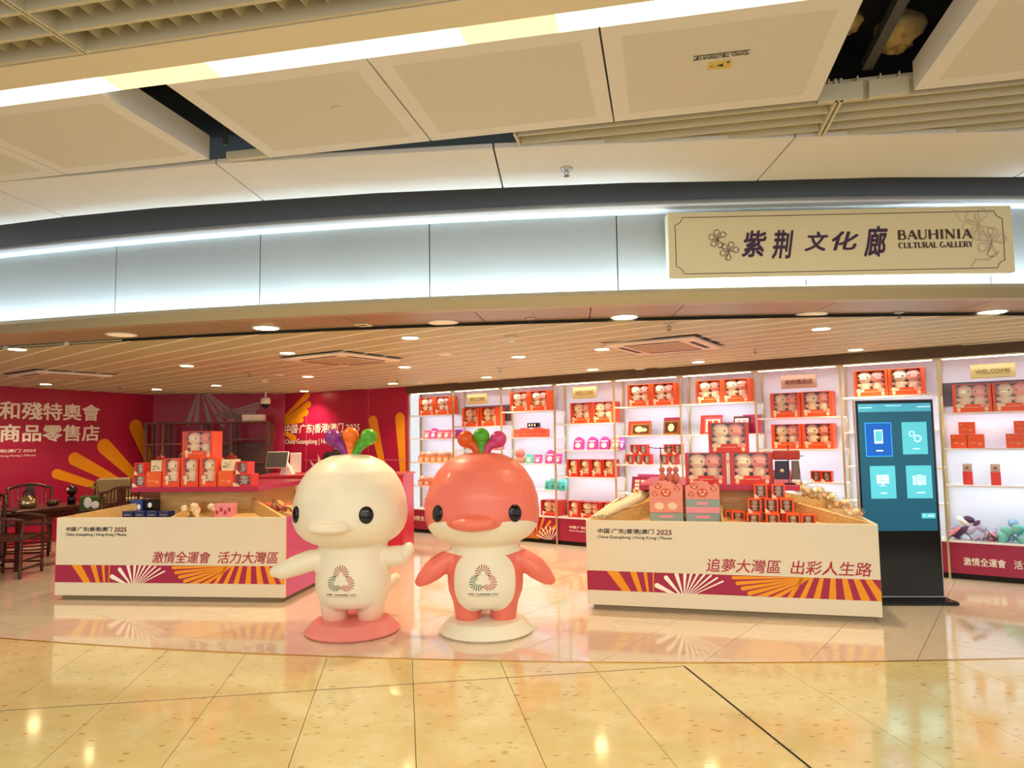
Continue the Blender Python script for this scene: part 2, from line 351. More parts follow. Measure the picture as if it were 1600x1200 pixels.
# ================================================================== FASCIA OVER THE SHOP FRONT
fas = struct('trim_2', None, None)
joints = [-8.3, -7.1, -5.75, -4.52, -3.27, -1.98, -.62, .78, 2.14, 3.5, 4.8, 6.1, 7.4]
for a, b in zip(joints[:-1], joints[1:]):
    t = MB(); sweep(t, [(.1, 2.56), (.16, 2.56), (.16, 3.2), (.1, 3.2)], a+.004, b-.004, 6, smooth=False); part('steel_panel', t, M_STEEL, fas)
t = MB(); sweep(t, [(.165, 2.56), (.2, 2.56), (.2, 3.6), (.165, 3.6)], -8.3, 7.4, 30, smooth=False); part('dark_backing', t, M_BULK, fas)
t = MB(); sweep(t, [(.06+.062*math.cos(2*math.pi*k/14), 3.222+.05*math.sin(2*math.pi*k/14)) for k in range(14)], -8.3, 7.4, 40); part('round_rail', t, M_TRIMT, fas)
t = MB(); sweep(t, [(.1, 2.5), (.0, 2.5), (-.035, 2.545), (-.05, 2.565), (-.045, 2.59), (-.025, 2.6), (-.02, 2.592), (-.03, 2.575), (-.02, 2.558), (.1, 2.556)], -8.3, 7.4, 40, smooth=False); part('rounded_lip', t, M_LIP, fas)
t = MB(); sweep(t, [(.0, 2.558), (.03, 2.558), (.03, 2.564), (.0, 2.564)], -8.3, 7.4, 40, smooth=False); part('led_strip', t, mat('cove_led', 'FFFFFF', .4, emis=4, ecol='DCEEFF'), fas)
for i in range(21):
    x = -8.0+i*.76; y = YC(x)
    area('cove_light', (x, y-.012, 2.572), .80, .02, 6, (.62, .82, 1), (-.12*.043*(x-2.4), .12, 1))
# soffit behind the lip
sj = [-8.3, -6.4, -5.0, -3.85, -2.4, -1.3, -.28, .58, 1.25, 2.35, 3.5, 4.8, 6.2, 7.4]
sof = struct('ceiling', None, None)
for a, b in zip(sj[:-1], sj[1:]):
    t = MB(); sweep(t, [(.1, 2.5), (.72, 2.5), (.72, 2.56), (.1, 2.56)], a+.004, b-.004, 6, smooth=False); part('soffit_panel', t, M_SOFF, sof)
# slatted shop ceiling
region = [(x*.5, YC(x*.5)+.62) for x in range(-18, 15)]
region += [SW(10.8, .0), SW(-.02, .0), (-4.34, 13.7), (-6.76, 13.5), (-10.4, 5.2+.02)]
sa = R(40.5); SAx = (math.cos(sa), -math.sin(sa)); SAy = (math.sin(sa), math.cos(sa))
reg = [(p[0]*SAx[0]+p[1]*SAx[1], p[0]*SAy[0]+p[1]*SAy[1]) for p in region]
def clipreg(y0, y1): return clip(clip(reg, 1, y0, False), 1, y1, True)
q = min(p[1] for p in reg); pitch = .3
q = math.floor(q/pitch)*pitch+.22
k = 0
while q < max(p[1] for p in reg):
    pl = clipreg(q+.008, q+pitch-.008)
    if len(pl) > 2:
        t = MB(); t.prism([(p[0]*SAx[0]+p[1]*SAy[0], p[0]*SAx[1]+p[1]*SAy[1]) for p in pl], 2.48, 2.495); part('ceiling_slat', t, M_SLAT, sof)
    pl = clipreg(q-.012, q+.012)
    if len(pl) > 2:
        t = MB(); t.prism([(p[0]*SAx[0]+p[1]*SAy[0], p[0]*SAx[1]+p[1]*SAy[1]) for p in pl], 2.474, 2.51); part('slat_channel', t, M_SLATG, sof)
    q += pitch
t = MB(); sweep(t, [(.6, 2.476), (.615, 2.476), (.615, 2.56), (.6, 2.56)], -8.3, 7.4, 30, smooth=False); part('shadow_gap', t, M_DARK, sof)
t = MB()
for k in range(17): x = -9.5+k; t.add([(x, YC(x)+.63, 2.6), (x+1, YC(x+1)+.63, 2.6), (x+1, 14.2, 2.6), (x, 14.2, 2.6)], [(0, 1, 2, 3)])
part('ceiling_void', t, M_DARK, sof)

# ================================================================== WALLS
def wallbox(p, q, th, z0, z1, m, name):
    d = Vector((q[0]-p[0], q[1]-p[1])); L = d.length; a = math.atan2(d.y, d.x); t = MB(); t.box(0, L, 0, th, z0, z1); return struct(name, t, m, (p[0], p[1], 0), a), L, a
wl, LWL, aL = wallbox((-10.27, 5.46), (-6.751, 13.465), .12, 0, 2.6, M_MAROON, 'wall_left')
wb, LWB, aB = wallbox((-6.751, 13.465), (-4.34, 13.656), .12, 0, 2.6, M_MAROON, 'wall_back')
wr, LWR, aR = wallbox((-4.34, 13.656), (-1.83, 12.37), .12, 0, 2.6, M_MAROON, 'wall_right')
t = MB(); t.box(0, 11, 0, .1, 0, 2.6); struct('wall_far_right', t, M_WHITE, (*SW(-.05, .36), 0), SA)
t = MB(); t.box(0, 10.8, 0, .12, 2.36, 2.5); struct('trim_3', t, M_BULKB, (*SW(-.02, -.02), 0), SA)
# left wall lettering and petals; s measured from the point in the frame edge
s0 = LWL-2.74
text('十五運會和殘特奧會', M_WPRINT, wl, s0-1.32, s0+1.66, 2.0-.14, 2.0+.14+.0, -.004, .02)
# shift the two rows to the heights in the photograph
wl.children[-1].location.z = .11
text('全運會特許商品零售店', M_WPRINT, wl, s0-1.66, s0+1.66, 1.62, 1.90, -.004, .02)
text('中国·广东|香港|澳门 2025', M_WPRINT, wl, s0-.55, s0+.58, 1.45, 1.51, -.004, .01, .2)
text('China·Guangdong | Hong Kong | Macao', M_WPRINT, wl, s0-.55, s0+.58, 1.385, 1.425, -.004, .0, .0)
t = PM('orange_petal', M_ORAN, wl)
for tip, w_ in (((s0+2.32, 2.0), .27), ((s0+1.66, 1.62), .27), ((s0+1.13, 1.38), .22), ((s0+.85, 1.12), .16)):
    petal(t, (s0+3.1, .35), tip, w_, (0, LWL-.01, .05, 2.45), -.004)
# back recess wall: pale petals hanging from the ceiling and a spread to the right
t = PM('grey_petal', M_GREYP, wb)
for x_, z_ in ((.62, 1.9), (.78, 1.92), (1.05, 1.9), (1.3, 1.86), (1.5, 1.9), (1.62, 1.98)): petal(t, (.85, 2.62), (x_, z_), .09, (0, LWB, 0, 2.48), -.004)
for x_, z_ in ((1.95, 2.3), (1.95, 2.22), (1.9, 2.13), (1.85, 2.05), (1.75, 1.98)): petal(t, (1.1, 2.08), (x_, z_), .06, (0, LWB, 0, 2.48), -.004)
# wall behind the cash desk
text('中国·广东|香港|澳门 2025', M_WPRINT, wr, -.0+.02, 1.81, 1.69, 1.89, -.006, .01, .12)
text('China·Guangdong | Hong Kong | Macao', M_WPRINT, wr, .02, 1.81, 1.49, 1.61, -.006, .006)
t = PM('orange_petal', M_ORAN, wr)
for x_, z_, w_ in ((.62, 2.46, .12), (.66, 2.28, .12), (.6, 2.12, .12), (.48, 1.97, .1), (.3, 1.6, .12)): petal(t, (-.25, 1.86), (x_, z_), w_, (0, LWR, 0, 2.48), -.004)
for x_, z_, w_ in ((2.08, 2.0, .19), (2.68, 2.04, .2)): petal(t, (x_+.5 if x_ < 2.3 else x_+.12, .1), (x_, z_), w_, (0, LWR-.01, .0, 2.48), -.003)
t = MB()
for s_ in (0.0, .55, 2.0): t.box(s_-.004, s_+.004, -.004, 0, .0, 2.48)
t.box(.5, LWR, -.004, 0, 1.21, 1.225); part('panel_joint', t, mat('joint_pink', 'D86A80', .4), wr)

# ================================================================== CONCOURSE CEILING
con = struct('ceiling', None, None); con.name = 'ceiling.001'
CA, CB = rotgrid(R(11.9)); con.rotation_euler = (0, 0, R(-11.9))    # local x = p, y = q
Z = 3.3
def panel(p0, p1, q0=2.96, q1=3.9, th=.15):
    if p0 < -2.5: q1 = 3.83 if p0 < -3 else 3.86
    g = .005; t = MB(); t.box(p0+g, p1-g, q0, q1, Z, Z+th); o = part('ceiling_panel', t, M_PANEL, con)
    t = MB(); i = .09; t.box(p0+i, p1-i, q0+i, q1-i, Z-.0015, Z+.002); part('perforated_field', t, M_PANELIN, o)
for a, b in ((-5.87, -4.80), (-4.80, -3.74), (-3.74, -2.69), (-2.33, -1.285), (-1.285, -.22), (-.22, .845), (1.30, 2.36), (2.36, 3.42), (3.42, 4.48)): panel(a, b)
cur = -5.2
for L_, k_ in [(.5, 1), (2.12, 0), (.56, 1), (1.21, 0), (.42, 1), (1.6, 0), (.5, 1), (1.4, 0), (.5, 1), (1.4, 0)]:
    tt = MB(); tt.box(cur+.003, cur+L_, 2.82, 2.955, Z, Z+.03, 0); part('light_diffuser', tt, M_TUBE if k_ == 0 else M_TUBE2, con); cur += L_
t = MB(); t.box(-7, 7, 2.64, 2.815, Z-.004, Z+.05); part('beige_strip', t, M_BEIGE, con)
# louvre field nearer the camera
for i in range(7):
    t = MB(); q = 2.625-i*.155; t.box(-5, -2.5, q-.012, q+.008, Z, Z+.11); t.box(-2.47, .1, q-.012, q+.008, Z, Z+.11); t.box(.13, 3.0, q-.012, q+.008, Z, Z+.11); part('louvre_bar', t, M_LOUV, con)
for p in (-2.5, .115, 2.8):
    t = MB(); t.box(p-.0, p+.012, 1.5, 2.64, Z-.002, Z+.14); t.box(p+.022, p+.034, 1.5, 2.64, Z-.002, Z+.14); part('cross_beam', t, M_LOUV, con)
t = MB()
for i in range(78):
    p = -4.9+i*.1
    for k in range(7):
        q = 2.625-k*.155; t.add([(p, q-.147, Z+.05), (p, q-.012, Z+.05), (p+.03, q-.012, Z+.11), (p+.03, q-.147, Z+.11), (p+.005, q-.147, Z+.05), (p+.005, q-.012, Z+.05), (p+.035, q-.012, Z+.11), (p+.035, q-.147, Z+.11)], [(0, 1, 2, 3), (4, 7, 6, 5), (0, 4, 5, 1), (3, 2, 6, 7)])
o = part('louvre_fins', t, M_LOUV, con); o['kind'] = 'stuff'
# louvre field between the big panels and the edge row, right side
for i in range(8):
    t = MB(); q = 3.97+i*.115; t.box(-.78, .93, q-.006, q+.006, Z+.005, Z+.10); t.box(.98, 4.6, q-.006, q+.006, Z+.005, Z+.10); part('louvre_bar', t, M_LOUV, con)
t = MB(); t.box(.935, .95, 3.93, 4.385, Z, Z+.12); t.box(.962, .977, 3.93, 4.39, Z, Z+.12); part('cross_beam', t, M_LOUV, con)
t = MB(); t.box(-.8, -.785, 3.93, 4.1, Z, Z+.12); part('cross_beam', t, M_LOUV, con)
t = MB(); t.box(-.8, 4.6, 3.95, 4.9, Z+.1, Z+.12); part('louvre_backing', t, M_LOUV, con)
# small steel brackets and foil-wrapped duct seen in the open slot
t = MB(); t.box(.85, 1.07, 3.92, 3.95, Z, Z+.09); t.box(1.10, 1.29, 3.92, 3.95, Z, Z+.09)
for p in (.9, 1.04, 1.15, 1.24): t.box(p, p+.006, 3.9, 3.95, Z+.09, Z+.11)
part('slot_bracket', t, M_LOUV, con)
t = MB(); t.bar((1.06, 1.9, Z+.16), (1.09, 3.9, Z+.16), .05, .05); t.bar((-2.5, 3.7, Z+.02), (-2.5, 3.7, Z+.4), .02); t.bar((-2.6, 2.9, Z+.22), (-2.35, 3.8, Z+.22), .02); part('ceiling_runner', t, M_VOIDST, con)
t = MB()
for p, q, r_ in ((1.2, 3.72, .09), (.92, 3.6, .06), (1.22, 3.85, .06)):
    t.ell((p, q, Z+.24), (r_*1.3, r_*1.3, r_*.8), 16, 9)
rr = random.Random(3); t.v = [(x+rr.uniform(-.012, .012), y+rr.uniform(-.012, .012), z+rr.uniform(-.012, .012)) for x, y, z in t.v]
part('insulated_duct', t, M_FOIL, con)
t = MB(); t.box(-2.6, -2.33, 3.86, 3.9, Z, Z+.05); part('slot_bracket', t, M_LOUV, con)
# edge row of smooth panels following the curve
start = [(-6.2, 3.83), (-4.4, 3.835), (-2.70, 3.905), (-.955, 4.09), (.81, 4.37), (2.5, 4.68), (4.3, 5.02)]
endx = [(-6.2, 4.75), (-4.45, 4.56), (-2.79, 4.60), (-1.05, 4.77), (.68, 5.07), (2.42, 5.44), (4.2, 5.9)]
for i in range(len(start)-1):
    a, b, c, d = start[i], start[i+1], endx[i+1], endx[i]; g = .006
    mid = ((c[0]+d[0])/2, (c[1]+d[1])/2-.03)
    t = MB(); t.prism([(a[0]+g, a[1]), (b[0]-g, b[1]), (c[0]-g, c[1]), mid, (d[0]+g, d[1])], Z, Z+.03); part('edge_panel', t, M_PANEL, con)
t = MB(); t.box(-7, 7, .9, 6.6, Z+.42, Z+.46); part('void_lid', t, M_DARK, con)
t = MB(); t.box(-7, 7, -4.5, 1.45, Z, Z+.04); part('near_ceiling', t, M_PANEL, con)
# printed notices on one panel
for_panel = thing('ceiling_sticker', 'small yellowed paper notice with an arrow taped to the ceiling panel', 'notice', (*from_pq(.31, 3.40, CA, CB), Z-.003), R(-11.9+2))
t = MB(); t.box(-.055, .055, -.035, .035, -.001, .001); part('paper', t, mat('aged_paper', 'D8C060', .6), for_panel)
t = MB(); t.add([(-.02, .0, -.0015), (.015, .015, -.0015), (.015, -.015, -.0015)], [(0, 1, 2)]); t.box(-.045, -.03, -.0, .006, -.0016, -.001); t.box(.03, .042, -.03, -.015, -.0016, -.001); part('arrow_print', t, M_BLKTXT, for_panel)
st = thing('serial_label', 'line of small black code lettering printed on the ceiling panel', 'label', (*from_pq(.31, 3.325, CA, CB), Z-.003), R(-11.9))
t = MB(); t.box(-.125, .125, -.034, -.029, -.001, .001); t.box(-.125, .125, -.034, .012, .0005, .001, 1); part('underline', t, [M_BLKTXT, M_PANELIN], st)
me, a, b, c, d = tmesh('*DMO-TBU700W18*', .01); me = me.copy()
for v in me.vertices: p = v.co; x_ = -.125+(p.x-a)/(b-a)*.25; v.co = (x_, -.025+(p.y-c)/(d-c)*.032, -.0015)
for v in me.vertices: v.co.x, v.co.y = -v.co.x*-1, v.co.y
# read from below, lettering runs mirrored in plan so that it stands right way for a viewer facing the concourse
for v in me.vertices: v.co.x = -v.co.x
me.materials.clear(); me.materials.append(M_BLKTXT); link('lettering', me, st)
t = MB(); t.tube([(-.03+.06*k/10, -.012*math.sin(math.pi*k/10), 0) for k in range(11)], .0012, 5)
solo('ceiling_wire', t, M_BLKTXT, 'short curved wire mark on the ceiling panel above the cream statue', 'wire', (*from_pq(-1.63, 3.37, CA, CB), Z-.002), R(-11.9))

def sprinkler(name, loc, label, inv=False, s=1.0):
    o = thing(name, label, 'sprinkler', loc)
    t = MB(); t.lathe([(.035*s, 0), (.033*s, -.008*s), (.012*s, -.012*s)], n=16); part('escutcheon', t, M_KSIL, o)
    t = MB(); t.tube([(0, 0, -.01*s), (-.012*s, 0, -.025*s), (0, 0, -.042*s)], .0025*s, 6); t.tube([(0, 0, -.01*s), (.012*s, 0, -.025*s), (0, 0, -.042*s)], .0025*s, 6); t.cyl((0, 0, -.045*s), .016*s, .003*s, 12); part('deflector', t, mat('sprinkler_metal', '6E6A60', .35, .8), o)
    return o
sprinkler('sprinkler', (*from_pq(-.57, 4.52, CA, CB), Z), 'chrome sprinkler head on the smooth white edge ceiling panel', s=1.2)
# ================================================================== DOWNLIGHTS AND CEILING FITTINGS
def downlight(r=.075, on=True):
    o = thing('downlight', 'x', 'light')
    t = MB(); t.lathe([(r, 0), (r+.014, 0), (r+.014, -.006), (r, -.008)], n=24); part('trim_ring', t, M_WHITE, o)
    t = MB(); t.lathe([(r*.99, -.001), (r*.97, -.009), (r*.5, -.0105)], n=24); part('lens', t, M_LAMP if on else M_LAMPOFF, o)
    return o
LIT = [(-4.72, 6.795), (-7.0, 10.722), (-5.601, 9.657), (-3.861, 8.473), (-4.739, 11.451), (-5.997, 12.066), (-2.329, 7.399), (-2.893, 10.122), (-3.778, 13.0), (-.913, 6.421), (-1.353, 8.999), (-1.935, 11.6), (-.381, 10.664), (.077, 8.06), (.952, 7.473), (1.1, 9.711), (2.331, 8.912), (2.725, 6.25), (3.802, 7.87)]
d_on = downlight(); first = True
def lamp(x, y, z, e, r=.07):
    l = bpy.data.lights.new('downlight_lamp', 'SPOT'); l.energy = e; l.color = WARM; l.spot_size = R(125); l.spot_blend = .8; l.shadow_soft_size = r
    o = bpy.data.objects.new('downlight_lamp', l); COL.objects.link(o); o.location = (x, y, z)
rows = ['over the dark chairs', 'near the left wall', 'before the left wall', 'above the left display counter', 'before the recess with the wooden rack', 'far left by the back corner', 'between the left counter and the cream statue', 'above the cash desk', 'deep in the shop by the security camera', 'just inside the soffit above the statues', 'behind the cream statue towards the shelves', 'in front of the shelf wall left end', 'before the second shelf bay', 'above the coral statue', 'beside the right air conditioner', 'before the fifth shelf bay', 'before the sixth shelf bay', 'just inside the soffit above the right counter', 'above the touch screen kiosk']
for k, (x, y) in enumerate(LIT):
    lab = 'lit round recessed ceiling downlight '+rows[k]
    if k == 0: d_on.location = (x, y, 2.48); d_on['label'] = lab; d_on['group'] = 'downlights in the slatted ceiling'
    else: dup(d_on, (x, y, 2.48), 0, lab)
    lamp(x, y, 2.455, 76)
big = downlight(.1, True); big.location = (-2.026, 5.873, 2.5); big['label'] = 'lit downlight in the brown soffit above the left counter'; big['group'] = 'downlights in the brown soffit'
dup(big, (.894, 5.6, 2.5), 0, 'lit downlight in the brown soffit left of the gallery sign'); dup(big, (3.81, 5.62, 2.5), 0, 'lit downlight in the brown soffit below the right end of the gallery sign')
for x, y in ((-2.026, 5.873), (.894, 5.6), (3.81, 5.62)): lamp(x, y, 2.5, 60, .1)
off = downlight(.11, False); off.location = (-3.364, 6.13, 2.5); off['label'] = 'unlit round cream disc in the brown soffit above the left counter'; off['group'] = 'unlit discs in the brown soffit'
dup(off, (-.549, 5.74, 2.5), 0, 'unlit round cream disc in the brown soffit above the statues'); dup(off, (2.378, 5.62, 2.5), 0, 'unlit round cream disc in the brown soffit below the gallery sign')
small_off = downlight(.06, False); small_off.location = (-3.2, 9.8, 2.48); small_off['label'] = 'dim unlit downlight beside the middle air conditioner'; small_off['group'] = 'unlit downlights in the slatted ceiling'
dup(small_off, (-.72, 7.75, 2.48), 0, 'dim unlit downlight above the gap between the statues'); dup(small_off, (-1.5, 11.5, 2.48), 0, 'dim unlit downlight near the top of the first shelf bay')
dup(small_off, (1.75, 9.75, 2.48), 0, 'dim unlit downlight before the fourth shelf bay')
o = thing('smoke_detector', 'small rectangular vent plate in the brown soffit left of the statues', 'detector', (-1.203, 5.79, 2.5), R(-12))
t = MB(); t.cbox(-.06, .06, -.06, .06, -.012, 0, .006); part('body', t, M_BEIGE, o); t = MB(); t.box(-.035, .035, -.04, .0, -.014, -.011); part('slot', t, M_BULKB, o)
sprinkler('sprinkler', (.15, 5.6, 2.5), 'chrome sprinkler head in the soffit above the coral statue', s=1.1); sprinkler('sprinkler', (3.05, 5.58, 2.5), 'chrome sprinkler head in the soffit below the gallery sign', s=1.1)
for x, y, la in ((1.3, 5.85, 'dark sprinkler head by the soffit edge left of the right counter'), (-.15, 9.3, 'dark sprinkler head hanging behind the coral statue'), (2.6, 7.6, 'dark sprinkler head right of the air conditioner'), (-3.45, 9.4, 'dark sprinkler head above the wooden rack'), (-6.2, 11.3, 'dark sprinkler head near the left wall lettering'), (-1.9, 8.1, 'dark sprinkler head beside the middle air conditioner'), (-1.7, 10.6, 'dark sprinkler head before the maroon wall')):
    sprinkler('sprinkler', (x, y, 2.48), la, s=1.3)
for (x, y), la in (((-.0, 6.45), 'round cream smoke detector on the slats above the coral statue'), ((-3.6, 10.4), 'round cream smoke detector on the slats above the wooden rack')):
    o = thing('smoke_detector', la, 'detector', (x, y, 2.48)); t = MB(); t.lathe([(.06, 0), (.06, -.02), (.05, -.03)], n=20); part('base', t, M_BEIGE, o); t = MB(); t.lathe([(.035, -.03), (.035, -.05), (.02, -.055)], n=16); part('chamber', t, M_WHITE, o)
def cassette(cx, cy, rz, label, s=.45):
    o = thing('air_conditioner', label, 'air conditioner', (cx, cy, 2.475), rz, 'ceiling cassette air conditioners')
    t = MB(); t.cbox(-s, s, -s, s, -.035, 0, .012); part('face_panel', t, mat('ac_plastic', 'F8E8D8', .4), o)
    t = MB()
    for a in (0, 1, 2, 3):
        t.M = Matrix.Rotation(a*math.pi/2, 4, 'Z'); t.box(-s*.62, s*.62, -s*.86, -s*.74, -.0365, -.03)
    part('air_slot', t, mat('slot_black', '1E1612', .6), o)
    t = MB(); t.cbox(-s*.62, s*.62, -s*.62, s*.62, -.042, -.034, .003)
    part('grille', t, mat('ac_grille', 'C7A98A', .5), o)
    t = MB(); t.M = None
    for k in range(18): x = -s*.58+k*s*1.16/17; t.box(x-.003, x+.003, -s*.58, s*.58, -.045, -.041)
    gr = part('grille_ribs', t, mat('ac_grille', 'C7A98A', .5), o); gr['kind'] = 'stuff'
    t = MB(); t.box(-s-.03, s+.03, -s-.03, s+.03, .001, .004); part('cutout', t, M_DARK, o)
    return o
cassette(1.53, 7.14, R(-31), 'square cassette air conditioner in the slats below the gallery sign')
cassette(-1.87, 7.9, R(-33), 'square cassette air conditioner in the slats left of the cream statue')
cassette(-5.85, 9.25, R(-35), 'square cassette air conditioner in the slats near the left wall')
# cctv
o = thing('security_camera', 'white dome security camera hanging at the maroon corner', 'camera', (-4.55, 13.2, 2.48))
t = MB(); t.cyl((0, 0, -.1), .02, .1); t.lathe([(.07, -.22), (.09, -.2), (.09, -.12), (.06, -.1)], n=20); part('housing', t, M_WHITE, o)
t = MB(); t.ell((0, 0, -.23), (.07, .07, .07)); part('lens_dome', t, M_EYE, o)

# ================================================================== GALLERY SIGN
ys = 4.97
sign = thing('shop_sign', 'cream rectangular shop sign with purple characters and serif capitals on the steel fascia', 'sign', (1.118, ys, 2.66), R(-1.2))
SWD = 2.4; SH = .472
t = MB(); t.cbox(0, SWD, 0, .10, 0, SH, .004); part('sign_board', t, mat('sign_cream', 'E2D6AE', .45, noise=.05, nscale=1.5), sign)
def X(px): return (px-38)/1507*SWD
def Zs(py): return SH-(py-48)/292*SH
DK = mat('sign_purple', '3B1442', .5); BRN = mat('sign_brown', '4A3328', .5); FAINT = mat('sign_watermark', 'CDB49A', .55)
def ribbon(mb, pts, wd, y=-.002, m=0, closed=False):
    n = len(pts); L = []; Rr = []
    for i in range(n):
        a = pts[(i-1) % n if closed else max(i-1, 0)]; b = pts[(i+1) % n if closed else min(i+1, n-1)]
        d = math.hypot(b[0]-a[0], b[1]-a[1]) or 1; nx, nz = -(b[1]-a[1])/d, (b[0]-a[0])/d; h = (wd[i] if isinstance(wd, list) else wd)/2
        L.append((pts[i][0]+nx*h, y, pts[i][1]+nz*h)); Rr.append((pts[i][0]-nx*h, y, pts[i][1]-nz*h))
    fs = [(i, (i+1) % n, n+(i+1) % n, n+i) for i in range(n if closed else n-1)]
    mb.add(L+Rr, fs, m)
# border with notched corners
t = MB(); x0, x1, z0, z1, c = X(70), X(1502), Zs(322), Zs(72), .05; pts = []
for cx, cz, a0 in ((x0, z0, 90), (x1, z0, 180), (x1, z1, 270), (x0, z1, 0)):
    for k in range(7): a = R(a0-15*k); pts.append((cx+c*math.cos(a), cz+c*math.sin(a)))
ribbon(t, pts, .005, closed=True); part('border_line', t, BRN, sign)
for ch, cx, cy, wd, ht in (('紫', 415, 195, 112, 118), ('荆', 540, 200, 100, 128), ('文', 688, 190, 105, 86), ('化', 815, 190, 118, 84), ('廊', 948, 195, 108, 136)):
    text(ch, DK, sign, X(cx-wd/2), X(cx+wd/2), Zs(cy+ht/2), Zs(cy-ht/2), -.002, .018, .25)
# serif Latin letters drawn stroke by stroke
def serif(word, xa, xb, za, zb, heavy):
    G = {'B': (.72, [(.14, 0, .14, 1, 1), 'c.14 .52 .55 .76 .24', 'c.14 0 .62 .27 .27'], [(.14, 0), (.14, 1)]),
         'A': (.86, [(.12, 0, .43, 1, 0), (.43, 1, .76, 0, 1), (.23, .36, .62, .36, 0)], [(.12, 0), (.76, 0)]),
         'U': (.84, [(.16, .28, .16, 1, 1), (.70, .28, .70, 1, 0), 'u'], [(.16, 1), (.70, 1)]),
         'H': (.90, [(.16, 0, .16, 1, 1), (.74, 0, .74, 1, 1), (.16, .52, .74, .52, 0)], [(.16, 0), (.16, 1), (.74, 0), (.74, 1)]),
         'I': (.44, [(.22, 0, .22, 1, 1)], [(.22, 0), (.22, 1)]),
         'N': (.90, [(.15, 0, .15, 1, 0), (.15, 1, .74, 0, 1), (.74, 0, .74, 1, 0)], [(.15, 0), (.13, 1), (.74, 1)]),
         'C': (.80, ['o50'], []), 'G': (.86, ['o50', (.68, .05, .68, .42, 1)], [(.68, .42)]),
         'L': (.66, [(.15, 0, .15, 1, 1), (.15, .02, .58, .02, 0), (.58, .02, .6, .22, 0)], [(.15, 0), (.15, 1)]),
         'T': (.74, [(.37, 0, .37, 1, 1), (.06, .98, .68, .98, 0), (.06, .98, .05, .78, 0), (.68, .98, .69, .78, 0)], [(.37, 0)]),
         'R': (.76, [(.14, 0, .14, 1, 1), 'c.14 .48 .58 .75 .25', (.35, .5, .7, 0, 1)], [(.14, 0), (.14, 1), (.7, 0)]),
         'E': (.68, [(.14, 0, .14, 1, 1), (.14, .02, .56, .02, 0), (.14, .98, .54, .98, 0), (.14, .52, .44, .52, 0), (.56, .02, .58, .2, 0), (.54, .98, .55, .8, 0)], [(.14, 0), (.14, 1)]),
         'Y': (.80, [(.40, 0, .40, .45, 1), (.40, .45, .12, 1, 1), (.40, .45, .68, 1, 0)], [(.40, 0), (.12, 1), (.68, 1)]), ' ': (.35, [], [])}
    tot = sum(G[c_][0] for c_ in word); sx = (xb-xa)/tot; sz = zb-za; cur = xa; t = MB(); th = heavy
    for c_ in word:
        wdt, st_, se = G[c_]
        def T(x, z): return (cur+x*sx, za+z*sz)
        for s_ in st_:
            if isinstance(s_, tuple): ribbon(t, [T(s_[0], s_[1]), T(s_[2], s_[3])], th if s_[4] else th*.42)
            elif s_[0] == 'c':
                v = [float(q_) for q_ in s_[1:].split()]; xl, zl, xr, zc, rz = v; pts = [T(xl, zc-rz)]
                for k in range(9): a = R(-90+22.5*k); pts.append(T(xr-.22+.22*math.cos(a), zc+rz*math.sin(a)))
                pts.append(T(xl, zc+rz)); ribbon(t, pts, [th*.42]*3+[th*.8]*5+[th*.42]*3)
            elif s_ == 'u': ribbon(t, [T(.43-.27*math.cos(R(18*k)), .28-.28*math.sin(R(18*k))) for k in range(11)], [th*.95]*4+[th*.5]*7)
            elif s_[0] == 'o': ribbon(t, [T(.42+.32*math.cos(R(50+26*k)), .5+.5*math.sin(R(50+26*k))) for k in range(11)], [th*.4, th*.5, th*.6, th*.9, th, th, th*.9, th*.7, th*.5, th*.4, th*.4])
        for x, z in se: ribbon(t, [T(x-.11, z), T(x+.11, z)], th*.32)
        cur += wdt*sx
    return t
part('serif_lettering', serif('BAUHINIA', X(1043), X(1368), Zs(189), Zs(150), .019), BRN, sign)
part('serif_lettering', serif('CULTURAL GALLERY', X(1045), X(1370), Zs(228), Zs(204), .0115), BRN, sign)
t = MB()
def flower(cx, cz, r, rot, wd, m=0):
    for k in range(5):
        a = R(rot+k*62); pts = []
        for j_ in range(11):
            u = j_/10; ang = a+.42*math.sin(u*2*math.pi); rad = r*(math.sin(u*math.pi)**.8)+.004
            pts.append((cx+rad*math.cos(ang), cz+rad*math.sin(ang)))
        ribbon(t, pts, [wd*(.5+abs(math.sin(i_*.9))) for i_ in range(11)], m=m)
    ribbon(t, [(cx, cz), (cx-r*.4, cz-r*.9)], wd, m=m)
flower(X(258), Zs(170), .062, 40, .0045); flower(X(305), Zs(225), .062, 10, .0045)
part('flower_emblem', t, BRN, sign)
t = MB(); flower(X(1400), Zs(130), .11, 70, .007); flower(X(1450), Zs(210), .1, 20, .01)
ribbon(t, [(X(1350), Zs(325)), (X(1375), Zs(285)), (X(1430), Zs(285)), (X(1480), Zs(250))], .014); ribbon(t, [(X(1290), Zs(60)), (X(1320), Zs(110)), (X(1380), Zs(120))], .006)
part('watermark_flowers', t, FAINT, sign)

